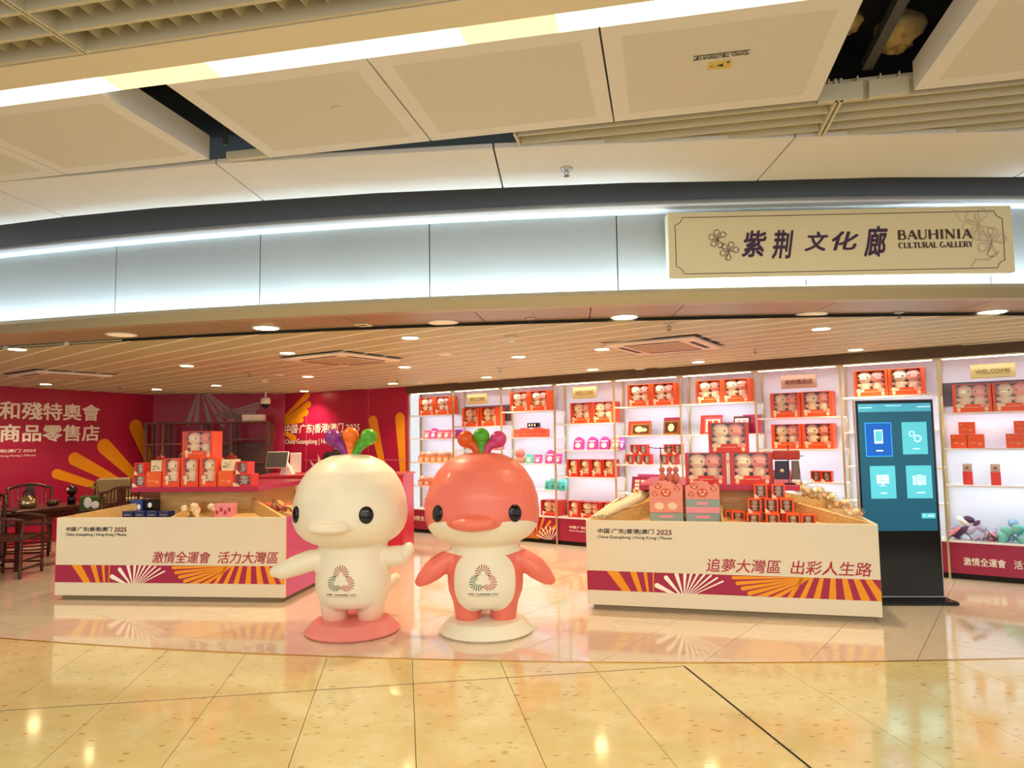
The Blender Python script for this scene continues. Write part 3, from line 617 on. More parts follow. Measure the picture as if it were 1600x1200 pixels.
# ================================================================== SHELF WALL
PA = [1.975, 1.576, 1.178, .785]; PB = [1.762, 1.38, .99]
DEP = .33
def bayshelves(i): return PA if i in (0, 2, 4, 5, 7) else PB
post_me = MB()
post_me.box(-.011, .011, 0, .022, 0, 2.38); post_me = post_me.mesh('front_post', M_GOLDP)
post_b = MB(); post_b.box(-.011, .011, 0, .022, .4, 2.38); post_b = post_b.mesh('rear_post', M_GOLDP)
ord_ = ['first', 'second', 'third', 'fourth', 'fifth', 'sixth', 'seventh', 'eighth', 'ninth', 'tenth']
SHELFOBJ = []
for i in range(10):
    s0_, s1_ = i*.985+.04, (i+1)*.985+.04
    un = thing('display_shelving', 'white lit display shelving bay on the right wall, %s bay from the left' % ord_[i], 'shelving', (*SW(s0_), 0), SA, 'display bays along the right wall')
    if i > 8: un['label'] = 'white lit display shelving bay cut by the right edge of the photo'
    L_ = s1_-s0_
    link('front_post', post_me, un, (.0, 0, 0)); link('rear_post', post_b, un, (0, .29, 0)); 
    if i == 9: link('front_post', post_me, un, (L_, 0, 0))
    t = MB(); t.box(.0, L_, .325, .345, .38, 2.4); part('back_panel', t, M_BACKW, un)
    t = MB(); t.box(.012, L_-.012, .03, .33, .06, .385); part('plinth', t, M_MAR2, un)
    t = MB(); t.box(.012, L_-.012, .012, .33, .385, .405); t.box(.02, L_-.02, .06, .32, .0, .06, 1); part('plinth_top', t, [M_SHELFW, M_DARK], un)
    t = MB(); t.box(.0, L_, .0, .03, 2.335, 2.36); t.box(.0, L_, .03, .33, 2.37, 2.385, 1); part('top_rail', t, [M_GOLDP, M_SHELFW], un)
    t = MB(); t.box(.02, L_-.02, .03, .045, 2.35, 2.36); part('led_strip', t, M_LEDC, un)
    for z in bayshelves(i):
        t = MB(); t.box(.013, L_-.0, .008, .325, z-.02, z); part('shelf_board', t, M_SHELFW, un)
        c = SW(s0_+L_/2, .06); area('shelf_led', (c[0], c[1], z-.024), L_*.9, .03, 1.7, COOL, (SN[0]*.6, SN[1]*.6, -1))
    if i in (1, 8): part('dark_panel', MB().box(.0, L_, .318, .324, 1.84, 2.10), mat('charcoal_panel', '5E5A62', .5), un)
    c = SW(s0_+L_/2, -.0); area('shelf_led', (c[0], c[1], 2.345), L_*.9, .04, 4.2, COOL, (SN[0]*.45, SN[1]*.45, -1))
    # thin vertical frame lines between rear posts
    for z in (bayshelves(i)): part('side_rail', MB().box(-.006, .006, .02, .29, z+.0, z+.006), M_GOLDP, un)
    SHELFOBJ.append(un)
# plinth graphics
text('激情全運會', M_WPRINT, SHELFOBJ[0], .03, .52, .2, .28, .026, .008); text('活力大灣區', M_WPRINT, SHELFOBJ[0], .6, .95, .2, .28, .026, .008)
text('中国·广东|香港|澳门 2025', M_WPRINT, SHELFOBJ[3], .2, .86, .24, .285, .026, .01, .15); text('China·Guangdong | Hong Kong | Macao', M_WPRINT, SHELFOBJ[3], .2, .86, .2, .225, .026)
text('激情全運會', M_WPRINT, SHELFOBJ[8], .13, .5, .15, .235, .026, .01); text('活力大灣區', M_WPRINT, SHELFOBJ[8], .57, .94, .15, .235, .026, .01)
t = PM('orange_petal', M_ORAN, SHELFOBJ[2]); tw = PM('white_petal', M_WPRINT, SHELFOBJ[2])
for k in range(9): petal(t, (.62, .05), (.62+.45*math.cos(R(175-k*17)), .05+.35*math.sin(R(175-k*17))), .04, (.02, .96, .06, .38), .024)
for k in range(7): petal(tw, (.85, .04), (.85+.25*math.cos(R(160-k*18)), .04+.22*math.sin(R(160-k*18))), .02, (.02, .96, .06, .38), .022)
t = PM('orange_petal', M_ORAN, SHELFOBJ[8])
for k in range(4): petal(t, (1.3, .3), (.72+.05*k, .25-.07*k), .06, (.5, .96, .06, .38), .024)
# hanging shop signs
for s_, wd, z0, z1, tx, la, dk in ((1.31, .405, 2.12, 2.285, 'WELCOME', 'gold hanging sign reading WELCOME in the second shelf bay', 0), (3.3, .39, 2.12, 2.29, 'WELCOME', 'gold hanging sign reading WELCOME in the fourth shelf bay', 0), (8.217, .395, 2.115, 2.265, 'WELCOME', 'gold hanging sign reading WELCOME in the ninth shelf bay', 0), (6.26, .41, 2.11, 2.273, '政府禮品店', 'copper hanging sign with five dark characters in the seventh shelf bay', 1)):
    o = thing('hanging_sign', la, 'sign', (*SW(s_, .03), 0), SA, 'hanging signs in the shelf bays')
    t = MB(); t.box(0, wd, 0, .008, z0, z1); part('plate', t, mat('gold_plate', 'E2C684', .35, .2) if not dk else mat('copper_plate', 'D2A287', .35, .2), o)
    t = MB()
    for x in (wd*.2, wd*.72): t.bar((x, .004, z1), (x, .004, 2.34), .003)
    part('hanging_wire', t, M_GOLDP, o)
    t = MB(); ribbon(t, [(.006, z0+.006), (.006, z1-.006), (wd-.006, z1-.006), (wd-.006, z0+.006)], .003, closed=True); part('border_line', t, mat('gold_dark', '8A6A34', .4), o)
    text(tx, mat('gold_dark', '8A6A34', .4) if not dk else mat('sign_rust', '7A3428', .4), o, .045, wd-.045, z0+.05, z1-.055, -.002, .0 if not dk else .008)

# ------------------------------------------------------------------ boxed goods
def plush_mb(pink=False, s=1.0, look=0.0):
    t = MB(); a = 1 if pink else 0          # materials: cream, pink, black
    t.ell((0, 0, .185*s), (.072*s, .06*s, .066*s), 14, 9, a)
    t.ell((0, .004*s, .085*s), (.052*s, .045*s, .07*s), 12, 8, 0)
    for q_ in (-1, 1): t.ell((q_*.05*s, -.01*s, .105*s), (.028*s, .02*s, .02*s), 8, 6, a); t.ell((q_*.03*s, -.03*s, .03*s), (.026*s, .034*s, .024*s), 8, 6, a)
    t.ell((look*.02*s, -.052*s, .165*s), (.034*s, .016*s, .011*s), 10, 6, a)
    for q_ in (-1, 1): t.ell((look*.02*s+q_*.042*s, -.049*s, .183*s), (.0085*s, .006*s, .0095*s), 8, 5, 2)
    return t
PMAT = [M_PLW, M_PLP, M_EYE]
PL_C = plush_mb(False, 1.1, -.5).mesh('plush_toy', PMAT); PL_P = plush_mb(True, 1.1, .5).mesh('plush_toy', PMAT)
def carton_mb(w_, h, d, lf, rt, bot, top=.006, inset=.6):
    """open-fronted carton: solid back half and a frame around the window"""
    t = MB(); y1 = d*inset
    t.box(0, w_, y1, d, 0, h); t.box(0, lf, 0, y1, 0, h); t.box(w_-rt, w_, 0, y1, 0, h); t.box(lf, w_-rt, 0, y1, h-top, h); t.box(lf, w_-rt, 0, y1, 0, bot)
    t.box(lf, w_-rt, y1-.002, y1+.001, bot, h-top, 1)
    return t
def window_box(kind, red=False):
    mbx = M_BOXR if red else M_BOX; n = {'double': 'gift_box', 'single': 'gift_box', 'mini': 'gift_box'}[kind]
    o = thing(n, 'x', 'box')
    if kind == 'double':
        w_, h, d = .352, .30, .2; t = carton_mb(w_, h, d, .034, .034, .05); t.box(.11, .25, -.001, .001, .03, .085, 0)
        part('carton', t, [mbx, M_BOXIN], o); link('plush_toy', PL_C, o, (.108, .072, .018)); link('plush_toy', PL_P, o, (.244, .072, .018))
        t = MB()
        for x, m_ in ((.052, 0), (.3, 1)): t.ell((x, -.0015, .068), (.026, .002, .024), 12, 5, m_); t.ell((x, -.0015, .03), (.018, .002, .024), 10, 5, 0)
        t.box(.12, .24, -.0025, -.001, .05, .054, 0)
        part('printed_figures', t, [M_PRW, M_PLP], o)
    elif kind == 'single':
        w_, h, d = .19, .295, .16; t = carton_mb(w_, h, d, .02, .02, .06)
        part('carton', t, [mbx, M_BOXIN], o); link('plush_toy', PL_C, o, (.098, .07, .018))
        t = MB(); t.ell((.05, -.0015, .092), (.028, .002, .026), 12, 5, 0); t.ell((.05, -.0015, .045), (.02, .002, .03), 10, 5, 0); part('printed_figures', t, [M_PRW, M_PLP], o)
    else:
        w_, h, d = .116, .128, .1; t = carton_mb(w_, h, d, .014, .014, .014, .012)
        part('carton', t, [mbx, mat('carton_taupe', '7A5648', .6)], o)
        part('figurine', plush_mb(False, .42), [mat('figurine_grey', 'C8B49C', .6), mat('figurine_rose', 'C88A80', .6), M_EYE], o, (.058, .035, .014))
        t = MB(); t.add([(0, -.001, 0), (.045, -.001, 0), (.03, -.001, .025), (.012, -.001, .038), (0, -.001, .04)], [(0, 1, 2, 3, 4)]); part('corner_print', t, M_PRW, o)
        part('window_film', MB().box(.014, w_-.014, -.0005, .0005, .014, h-.012), M_FILM, o); return o
    part('window_film', MB().box(.02, w_-.02, -.0006, .0, .05, h-.006), M_FILM, o)
    return o
PROTO = {}
def put(kind, loc, rz, label, group=None, sc=None, red=False):
    key = (kind, red)
    if key not in PROTO: o = PROTO[key] = window_box(kind, red); o.location = loc; o.rotation_euler = (0, 0, rz); o['label'] = label
    else: o = dup(PROTO[key], loc, rz, label); 
    if 'group' in o: del o['group']
    if group: o['group'] = group
    if sc: o.scale = sc
    else: o.scale = (1, 1, 1)
    return o
def on_shelf(s_, z, back=.05): return (*SW(s_, back), z)
for s_, z, la in ((.222, PA[0], 'left of two, top shelf of the first bay'), (.578, PA[0], 'right of two, top shelf of the first bay'), (1.185, PB[0], 'left of two, top shelf of the second bay'), (1.555, PB[0], 'right of two, top shelf of the second bay'),
                  (2.15, PA[0], 'left of two, top shelf of the third bay'), (2.506, PA[0], 'right of two, top shelf of the third bay'), (3.24, PB[0], 'left of two, top shelf of the fourth bay'), (3.6, PB[0], 'right of two, top shelf of the fourth bay'),
                  (4.17, PA[0], 'left of two, top shelf of the fifth bay'), (4.53, PA[0], 'right of two, top shelf of the fifth bay'), (5.16, PA[0], 'left of two, top shelf of the sixth bay'), (5.515, PA[0], 'right of two, top shelf of the sixth bay'),
                  (6.115, PB[0], 'left of two, top shelf of the seventh bay'), (6.475, PB[0], 'right of two, top shelf of the seventh bay'), (6.112, PB[1], 'left of two, second shelf of the seventh bay'), (6.47, PB[1], 'right of two, second shelf of the seventh bay'),
                  (7.07, PA[0], 'left of two, above the kiosk'), (7.43, PA[0], 'right of two, above the kiosk'), (8.04, PB[0], 'left of two, under the rightmost WELCOME sign'), (8.4, PB[0], 'right of two, under the rightmost WELCOME sign')):
    put('double', on_shelf(s_, z), SA, 'orange gift box with two plush toys, '+la, 'large plush gift boxes on the shelf wall')
def sc_of(w_, h, bw=.19, bh=.295): return (w_/bw, 1, h/bh)
for k, s_ in enumerate((3.166, 3.36, 3.555, 3.75)):
    put('single', on_shelf(s_, PB[2]), SA, 'red single plush gift box, %s of four in the fourth bay' % ['leftmost', 'second', 'third', 'rightmost'][k], 'red single boxes in the fourth bay', sc_of(.185, .25), True)
put('single', on_shelf(3.165, .405), SA, 'red single plush box at the bottom left of the fourth bay', 'red boxes on the plinth', sc_of(.18, .235), True)
put('double', on_shelf(3.355, .405), SA, 'red double plush box at the bottom of the fourth bay, beside the single one', 'red boxes on the plinth', (.98, 1, .76), True)
put('double', on_shelf(3.71, .405), SA, 'red double plush box at the fourth bay bottom, partly behind the right counter', 'red boxes on the plinth', (.8, 1, .78), True)
put('double', on_shelf(2.69, .405), SA, 'red double plush box at the bottom of the third bay beside the coral statue', 'red boxes on the plinth', (.9, 1, .77), True)
ms = (1.05, .9, 1.05)
for s_, z, la in ((4.12, PA[2], 'lower left'), (4.245, PA[2], 'lower middle'), (4.37, PA[2], 'lower right'), (4.19, PA[2]+.135, 'upper left'), (4.32, PA[2]+.135, 'upper right')):
    put('mini', on_shelf(s_, z), SA, 'pink window box, left stack of the fifth bay, '+la, 'small boxes in the fifth bay', ms, True)
for s_, z, la in ((4.625, PA[2], 'lower left'), (4.75, PA[2], 'lower middle'), (4.835, PA[2], 'lower right'), (4.69, PA[2]+.135, 'upper left'), (4.815, PA[2]+.135, 'upper right')):
    if la == 'lower right': s_ = 4.875; continue
    put('mini', on_shelf(s_, z), SA, 'pink window box, right stack of the fifth bay, '+la, 'small boxes in the fifth bay', ms, True)
for s_, la in ((6.55, 'left'), (6.667, 'right')): put('mini', on_shelf(s_, PB[2]), SA, 'small red window box, %s of two beside the kiosk on the seventh bay' % la, 'pair of small boxes in the seventh bay', None, True)
for s_, la in ((5.95, 'left'), (6.07, 'middle'), (6.19, 'right')): put('mini', on_shelf(s_, PB[2]), SA, 'small red window box behind the hanging bags, %s of three' % la, 'small boxes behind the bag stand', None, True)
# plain orange cubes bay nine
def cube_box(w_, h, d, label, loc, rz, m=M_BOX, group=None):
    o = thing('carton_box', label, 'box', loc, rz, group)
    t = MB(); t.cbox(0, w_, 0, d, 0, h, .002); part('carton', t, m, o)
    t = MB(); t.box(w_*.15, w_*.5, -.001, 0, h*.35, h*.42); t.box(w_*.62, w_*.85, -.001, 0, h*.25, h*.4); t.box(w_*.12, w_*.22, -.001, 0, h*.75, h*.85); part('print', t, mat('print_peach', 'F8A078', .5), o)
    return o
for s_, z, la in ((7.998, PB[1], 'bottom left of the left pyramid'), (8.153, PB[1], 'bottom right of the left pyramid'), (8.078, PB[1]+.15, 'top of the left pyramid'), (8.49, PB[1], 'bottom left of the right pyramid'), (8.64, PB[1], 'bottom right of the right pyramid'), (8.565, PB[1]+.15, 'top of the right pyramid')):
    cube_box(.148, .148 if z < 1.5 else .13, .14, 'plain orange carton in the ninth bay, '+la, on_shelf(s_, z), SA, group='orange carton pyramids in the ninth bay')
for s_, la in ((8.087, 'left'), (8.336, 'right')):
    o = thing('tall_box', 'narrow tan-topped red box, %s of two in the ninth bay' % la, 'box', on_shelf(s_, PB[2], .1), SA, 'narrow upright boxes')
    t = MB(); t.cbox(0, .088, 0, .06, 0, .14, .002); part('red_sleeve', t, M_BOXR, o); t = MB(); t.cbox(.002, .086, .002, .058, .14, .223, .002); part('tan_cover', t, mat('tan_card', 'B89A84', .6), o)
    t = MB(); t.ell((.044, .0, .182), (.014, .003, .014), 10, 6); part('seal', t, mat('print_brown', '6A5040', .6), o)
# frames and albums
def folder(s_, z, w_, h, m, label, d=.02, back=.1, tilt=-12, pic=None, lean=0):
    o = thing('picture_frame', label, 'frame', on_shelf(s_, z, back), SA); t = MB()
    T_ = Matrix.Rotation(R(tilt), 4, 'X'); t.M = T_; t.box(0, w_, 0, d, 0, h); part('board', t, m, o)
    if pic:
        t = MB(); t.M = T_; t.box(w_*.1, w_*.9, -.002, 0, h*.13, h*.87); part('picture', t, pic[0], o)
        t = MB(); t.M = T_
        if pic[2] == 'round': t.ell((w_*.5, -.002, h*.5), (w_*.2, .002, h*.28), 16, 6)
        elif pic[2] == 'wide': t.ell((w_*.4, -.002, h*.5), (w_*.2, .002, h*.26), 16, 6); t.ell((w_*.65, -.002, h*.45), (w_*.16, .002, h*.15), 16, 6)
        else:
            for a in range(2):
                for b in range(3): t.box(w_*(.2+.34*a), w_*(.46+.34*a), -.004, -.002, h*(.2+.22*b), h*(.36+.22*b))
        part('motif', t, pic[1], o)
    return o
G1 = mat('frame_gold', 'B07A2C', .35, .3); BR = mat('picture_brown', '5A2410', .5); CR = mat('motif_cream', 'FFF0B8', .4, emis=.1)
folder(4.105, PA[1], .34, .2, M_BOXR, 'red folder board behind the wide gold picture in the fifth bay', back=.16)
folder(4.2, PA[1], .3, .165, G1, 'wide gold framed picture with cream clouds in the fifth bay', back=.06, pic=(BR, CR, 'wide'))
folder(4.64, PA[1], .24, .24, M_MAR3, 'maroon folder behind the square gold frame in the fifth bay', back=.16)
folder(4.68, PA[1], .22, .195, G1, 'square gold frame with round cream emblem in the fifth bay', back=.06, pic=(BR, CR, 'round'))
folder(4.2, PA[3], .31, .255, M_MAR3, 'maroon display board at the lower shelf of the fifth bay', back=.2); folder(4.175, PA[3], .25, .225, mat('frame_red', '8A2A34', .4), 'red framed picture grid on the lower shelf of the fifth bay', back=.08, pic=(M_MAR3, M_PRW, 'grid'))
folder(5.16, PA[1], .29, .255, M_BOXR, 'red album board left in the sixth bay', back=.16); folder(5.25, PA[1], .23, .22, mat('frame_rose', 'C05060', .4), 'red framed stamp sheet left in the sixth bay', back=.06, pic=(M_PRW, M_BOXR, 'grid'))
folder(5.72, PA[1], .23, .245, M_MAR3, 'maroon album board right in the sixth bay', back=.16); folder(5.635, PA[1], .21, .225, mat('frame_dark', '4A1A1E', .4), 'dark framed picture right in the sixth bay', back=.06, pic=(M_WPRINT, M_PINKB, 'grid'))
# keychain cards, arches, toys on shelves
def card(s_, z, w_, h, m, label, group, m2=M_WPRINT, name='keychain_card', arch=False, cat='card', back=.09):
    o = thing(name, label, cat, on_shelf(s_, z, back), SA, group); t = MB(); t.M = Matrix.Rotation(R(-14), 4, 'X')
    if arch:
        pts = [(0, 0), (w_, 0), (w_, h*.6)]+[(w_/2+w_/2*math.cos(R(a)), h*.6+h*.4*math.sin(R(a))) for a in range(30, 180, 30)]+[(0, h*.6)]
        n = len(pts); t.add([(x, 0, z_) for x, z_ in pts]+[(x, .06, z_) for x, z_ in pts], [tuple(range(n)), tuple(range(2*n-1, n-1, -1))]+[(i, n+i, n+(i+1) % n, (i+1) % n) for i in range(n)])
    else: t.cbox(0, w_, 0, .03, 0, h, .002)
    part('backing_card', t, m, o); t = MB(); t.M = Matrix.Rotation(R(-14), 4, 'X')
    t.ell((w_*.5, -.004, h*.32), (w_*.3, .008, h*.2), 10, 6, 0)
    t.box(w_*.15, w_*.85, -.003, 0, h*.6, h*.68); part('charm', t, m2, o); return o
RO = mat('rose_card', 'F06A84', .45); RO2 = mat('magenta_card', 'D8409A', .45); VI = mat('violet_bag', 'B050C0', .4); TE = mat('teal_card', '5CC8B8', .45)
for k in range(5): card(.28+k*.148, PA[1], .138, .15+.04*(k in (1,)), RO if k != 1 else RO2, 'pink keychain card %s on the second shelf of the first bay' % ['at the left end', 'with arched top', 'in the middle', 'right of the middle', 'at the right end'][k], 'keychain cards in the first bay', arch=(k == 1))
o = thing('gift_bag', 'small violet gift bag on the second shelf of the first bay', 'bag', on_shelf(1.04, PA[1]), SA); t = MB(); t.prism([(0, 0), (.15, 0), (.15, .06), (0, .06)], 0, .14); part('bag_body', t, VI, o); t = MB(); t.tube([(.04, .03, .14), (.05, .03, .17), (.1, .03, .17), (.11, .03, .14)], .004, 6); part('handle', t, VI, o)
def planter(s_, z, label, group, ball, m=mat('tan_toy_box', 'E8A070', .5), sc=1.0):
    o = thing('toy_pot', label, 'toy', on_shelf(s_, z), SA, group)
    t = MB(); t.box(0, .125*sc, 0, .1, 0, .11*sc); part('printed_box', t, m, o)
    t = MB(); t.ell((.062*sc, .045, .135*sc), (.06*sc, .05, .05*sc), 12, 8); part('plush_head', t, ball, o)
    t = MB(); t.box(.02, .09*sc, -.001, 0, .02, .08*sc); t.ell((.062*sc, -.002, .05*sc), (.025*sc, .002, .025*sc), 8, 5); part('print', t, M_PRW, o)
bl = [mat('plush_tan', 'D89A80', .9), mat('plush_peach', 'F0B8A0', .9)]
for k in range(6): planter(.2+k*.14, PA[2], 'tan boxed plush head, third shelf of the first bay, %s from left' % ord_[k], 'boxed plush heads on the third shelf', bl[k % 2])
for k in range(4): planter(.2+k*.14, PA[3], 'peach boxed plush head, fourth shelf of the first bay, %s from left' % ord_[k], 'boxed plush heads on the fourth shelf', bl[(k+1) % 2], mat('peach_toy_box', 'F0907C', .5), .9)
card(.28, .405, .16, .17, RO, 'pink card on the plinth of the first bay', None)
for k in range(2): card(1.27+k*.14, PB[1], .13, .14, mat('tan_card2', 'E8B8A0', .5), 'tan card in the second bay, %s of two' % ['left', 'right'][k], 'tan cards in the second bay')
for k in range(2): card(1.72+k*.13, PB[1], .12, .155, RO, 'rose card in the second bay behind the balloons, %s of two' % ['left', 'right'][k], 'rose cards in the second bay')
for k in range(5): cube_box(.118, .12+.02*(k % 2), .1, 'salmon printed box in the third bay, place %s from the left' % ord_[k], on_shelf(2.21+k*.121, PA[1]), SA, mat('salmon_carton', 'F0604C', .45), 'salmon boxes in the third bay')
o = thing('small_black_box', 'black window box with three white figures in the third bay', 'box', on_shelf(2.47, PA[1]+.145), SA); t = MB(); t.cbox(0, .19, 0, .08, 0, .07, .002); part('carton', t, M_EYE, o)
t = MB(); [t.ell((.04+.05*k, -.001, .035), (.016, .004, .02), 8, 6) for k in range(3)]; part('white_figures', t, M_WPRINT, o)
o = thing('plush_basket', 'rose plush toy in a tan basket in the third bay', 'toy', on_shelf(2.18, PA[2]), SA); t = MB(); t.lathe([(.075, 0), (.09, .09), (.085, .09)], (.09, .09, 0), 14); part('basket', t, bl[0], o); t = MB(); t.ell((.09, .08, .15), (.08, .07, .075)); part('plush_head', t, mat('plush_coral', 'E88478', .9), o)
card(2.39, PA[2], .13, .135, TE, 'teal square card in the third bay', None); card(2.55, PA[2], .13, .135, RO2, 'magenta square card in the third bay', None)
card(2.755, PA[2], .15, .21, RO2, 'magenta arched card at the right of the third bay', None, arch=True); card(2.9, PA[2], .13, .15, RO2, 'magenta card beside the arched one in the third bay', None)
for k in range(4): card(2.735+k*.095, PA[3], .085, .14+.03*(k % 2), TE, 'teal character card beside the coral statue, place %s from the left' % ord_[k], 'teal cards in the third bay', mat('teal_print', '2C7A80', .5))
for k, s_ in enumerate((3.25, 3.48, 3.68, 3.86)): card(s_, PB[1], .15, .195, RO2 if k < 3 else bl[0], 'arched magenta toy card in the fourth bay, place %s from the left' % ord_[k], 'arched cards in the fourth bay', arch=True, name='arched_card')
card(4.0, PB[1], .07, .18, VI, 'violet packet at the right end of the fourth bay', None)
# small bits at the base of bay nine: bagged soft toys
def soft_pile(name, label, loc, rz, cols, seed, rx, rz_, n=16, cat='soft toys'):
    r_ = random.Random(seed); t = MB()
    for k in range(n):
        x = r_.uniform(-rx, rx); z = r_.uniform(.02, rz_*(1-abs(x)/rx*.7)); a = Matrix.Rotation(r_.uniform(-1, 1), 3, 'Y')
        t.ell((x, r_.uniform(-.05, .05), z), (r_.uniform(.04, .09), r_.uniform(.03, .05), r_.uniform(.015, .045)), 8, 6, r_.randrange(len(cols)), a)
    o = thing(name, label, cat, loc, rz); part('folded_fabric', t, cols, o)
    t = MB(); t.M = None
    for k in range(4): x = r_.uniform(-rx*.7, rx*.7); t.tube([(x, -.07, .02), (x+.03, -.08, .06+.03*k), (x+.08, -.07, .05), (x+.1, -.06, .015)], .005, 6)
    part('strap', t, mat('strap_dark', '40324A', .5), o); return o
LV = mat('lavender_cloth', 'C6BEDF', .8); PKc = mat('pink_cloth', 'EBA0A8', .8); PU = mat('plum_cloth', '5A3A58', .7); AQ = mat('aqua_cloth', '7CCDBE', .8); BLc = mat('blue_cloth', '9CC4E8', .8)
soft_pile('bag_pile', 'pile of lavender and pink drawstring bags on the ninth bay plinth', on_shelf(8.13, .405, .12), SA, [LV, PKc, LV, PU, M_WPRINT], 5, .2, .27, 26, 'bags')
soft_pile('bag_pile', 'pile of aqua and blue drawstring bags at the right edge plinth', on_shelf(8.56, .405, .12), SA, [AQ, BLc, AQ, BLc], 9, .17, .27, 24, 'bags')

# ================================================================== DISPLAY COUNTERS
def counter(name, label, ox, oy, ang, H, slogan, sidecol, red2025=False):
    L = 2.43; D = 2.43
    o = thing(name, label, 'counter', (ox, oy, 0), ang)
    t = MB(); t.cbox(0, L, 0, .03, .05, H, .002); fp = part('front_panel', t, M_CREAMP, o)
    t = MB(); t.box(.0015, L-.0015, -.0015, .0, .18, .352); part('maroon_band', t, M_MAR2, fp)
    band_art(fp, .0015, L-.0015, .18, .352, -.003, L/2.42)
    text('中国·广东|香港|澳门', M_BLKTXT, fp, .105, .61, .68, .73, -.001, .014, .12); text('2025', mat('plum_print', '6A1030', .5), fp, .63, .765, .682, .727, -.001, .012, .1)
    text('China·Guangdong | Hong Kong | Macao', M_BLKTXT, fp, .105, .765, .635, .668, -.001, .008)
    for wd_, xa_, xb_ in zip(slogan.split(), (1.045, 1.735), (1.665, 2.366)): text(wd_, M_REDTXT, fp, xa_, xb_, .375, .49, -.001, .006, .18)
    t = MB(); t.box(L-.03, L, .03, D, .05, H); part('side_panel', t, sidecol, o)
    t = MB(); t.box(0, .03, .03, D, .05, H); part('side_panel', t, M_CREAMP, o)
    t = MB(); t.box(.03, L-.03, D-.03, D, .05, H); part('back_panel', t, M_CREAMP, o)
    t = MB(); t.box(.05, L-.05, .05, D-.05, 0, .05); part('kick_base', t, M_CREAM, o)
    c0, c1 = .68, 1.75
    t = MB(); t.box(c0, c1, c0, c1, .4, 1.045); part('central_column', t, M_WOODL, o)
    t = MB(); t.cbox(.45, 1.90, .5, 1.93, 1.04, 1.09, .002); part('raised_top', t, M_MAR3, o)
    # sloping trays
    for k in range(4):
        t = MB(); t.M = Matrix.Translation((L/2, D/2, 0)) @ Matrix.Rotation(k*math.pi/2, 4, 'Z') @ Matrix.Translation((-L/2, -D/2, 0))
        t.add([(.03, .03, .70), (L-.03, .03, .70), (c1, c0, .84), (c0, c0, .84)], [(0, 1, 2, 3)]); part('tray', t, M_WOODL, o)
        t = MB(); t.M = Matrix.Translation((L/2, D/2, 0)) @ Matrix.Rotation(k*math.pi/2, 4, 'Z') @ Matrix.Translation((-L/2, -D/2, 0))
        n_ = .012; vs = []
        for (x, y, zt) in ((.02, .02, H), (c0, c0, .955)):
            for s_ in (-n_, n_): vs += [(x+s_, y-s_, .6), (x+s_, y-s_, zt)]
        t.add(vs, [(0, 4, 5, 1), (2, 3, 7, 6), (1, 5, 7, 3), (0, 2, 6, 4), (0, 1, 3, 2), (4, 6, 7, 5)]); part('divider', t, M_WOODL, o)
    t = MB(); x = 1.19; t.add([(x, .03, .6), (x+.02, .03, .6), (x+.02, c0, .6), (x, c0, .6), (x, .03, H-.01), (x+.02, .03, H-.01), (x+.02, c0, .93), (x, c0, .93)], [(0,3,2,1),(4,5,6,7),(0,1,5,4),(1,2,6,5),(2,3,7,6),(3,0,4,7)]); part('divider', t, M_WOODL, o)
    return o
LA = R(-6.87); LO = (-4.643, 7.36)
RA = R(-15.0); RO_ = (.655, 6.62)
counter('display_counter', 'left display counter with white front, orange petal band and pink side', LO[0], LO[1], LA, .822, '激情全運會 活力大灣區', M_PINKSIDE)
counter('display_counter', 'right display counter with white front beside the touch screen kiosk', RO_[0], RO_[1], RA, .802, '追夢大灣區 出彩人生路', M_CREAMP)
def LP(x, y, z): return (LO[0]+x*math.cos(LA)-y*math.sin(LA), LO[1]+x*math.sin(LA)+y*math.cos(LA), z)
def RP(x, y, z): return (RO_[0]+x*math.cos(RA)-y*math.sin(RA), RO_[1]+x*math.sin(RA)+y*math.cos(RA), z)
ZT = 1.09
# goods on the left counter
for k, x in enumerate((.778, .99, 1.202)): put('single', LP(x, .56, ZT), LA, 'orange single plush box, %s of three on the left counter top' % ['left', 'middle', 'right'][k], 'single plush boxes on the left counter', (1.02, 1, 1.03))
put('double', LP(.98, .59, ZT+.304), LA, 'orange double plush box on top of the three single boxes', None, (1, 1, .97))
P1 = mat('cube_orange', 'F4662A', .4)
for x, la in ((.585, 'left'), (1.41, 'right')): cube_box(.172, .165, .16, 'plain orange cube carton on the %s of the left counter top' % la, LP(x, .56, ZT), LA, P1)
for x, z, la in ((.425, 0, 'bottom left'), (.545-.035, 0, 'bottom inner'), (.445, .131, 'top left')):
    if la == 'bottom inner': continue
    put('mini', LP(x, .56, ZT+z), LA, 'pink window box at the left end of the left counter, '+la, 'small boxes on the left counter', (1.35 if z == 0 else 1.0, 1, 1.02), True)
for x, z, la, sx_ in ((1.585, 0, 'lower', 1.85), (1.612, .131, 'upper', 1.2)): put('mini', LP(x, .56, ZT+z), LA, 'pink window box at the right end of the left counter, '+la, 'small boxes on the left counter', (sx_, 1.5, 1.02), True)
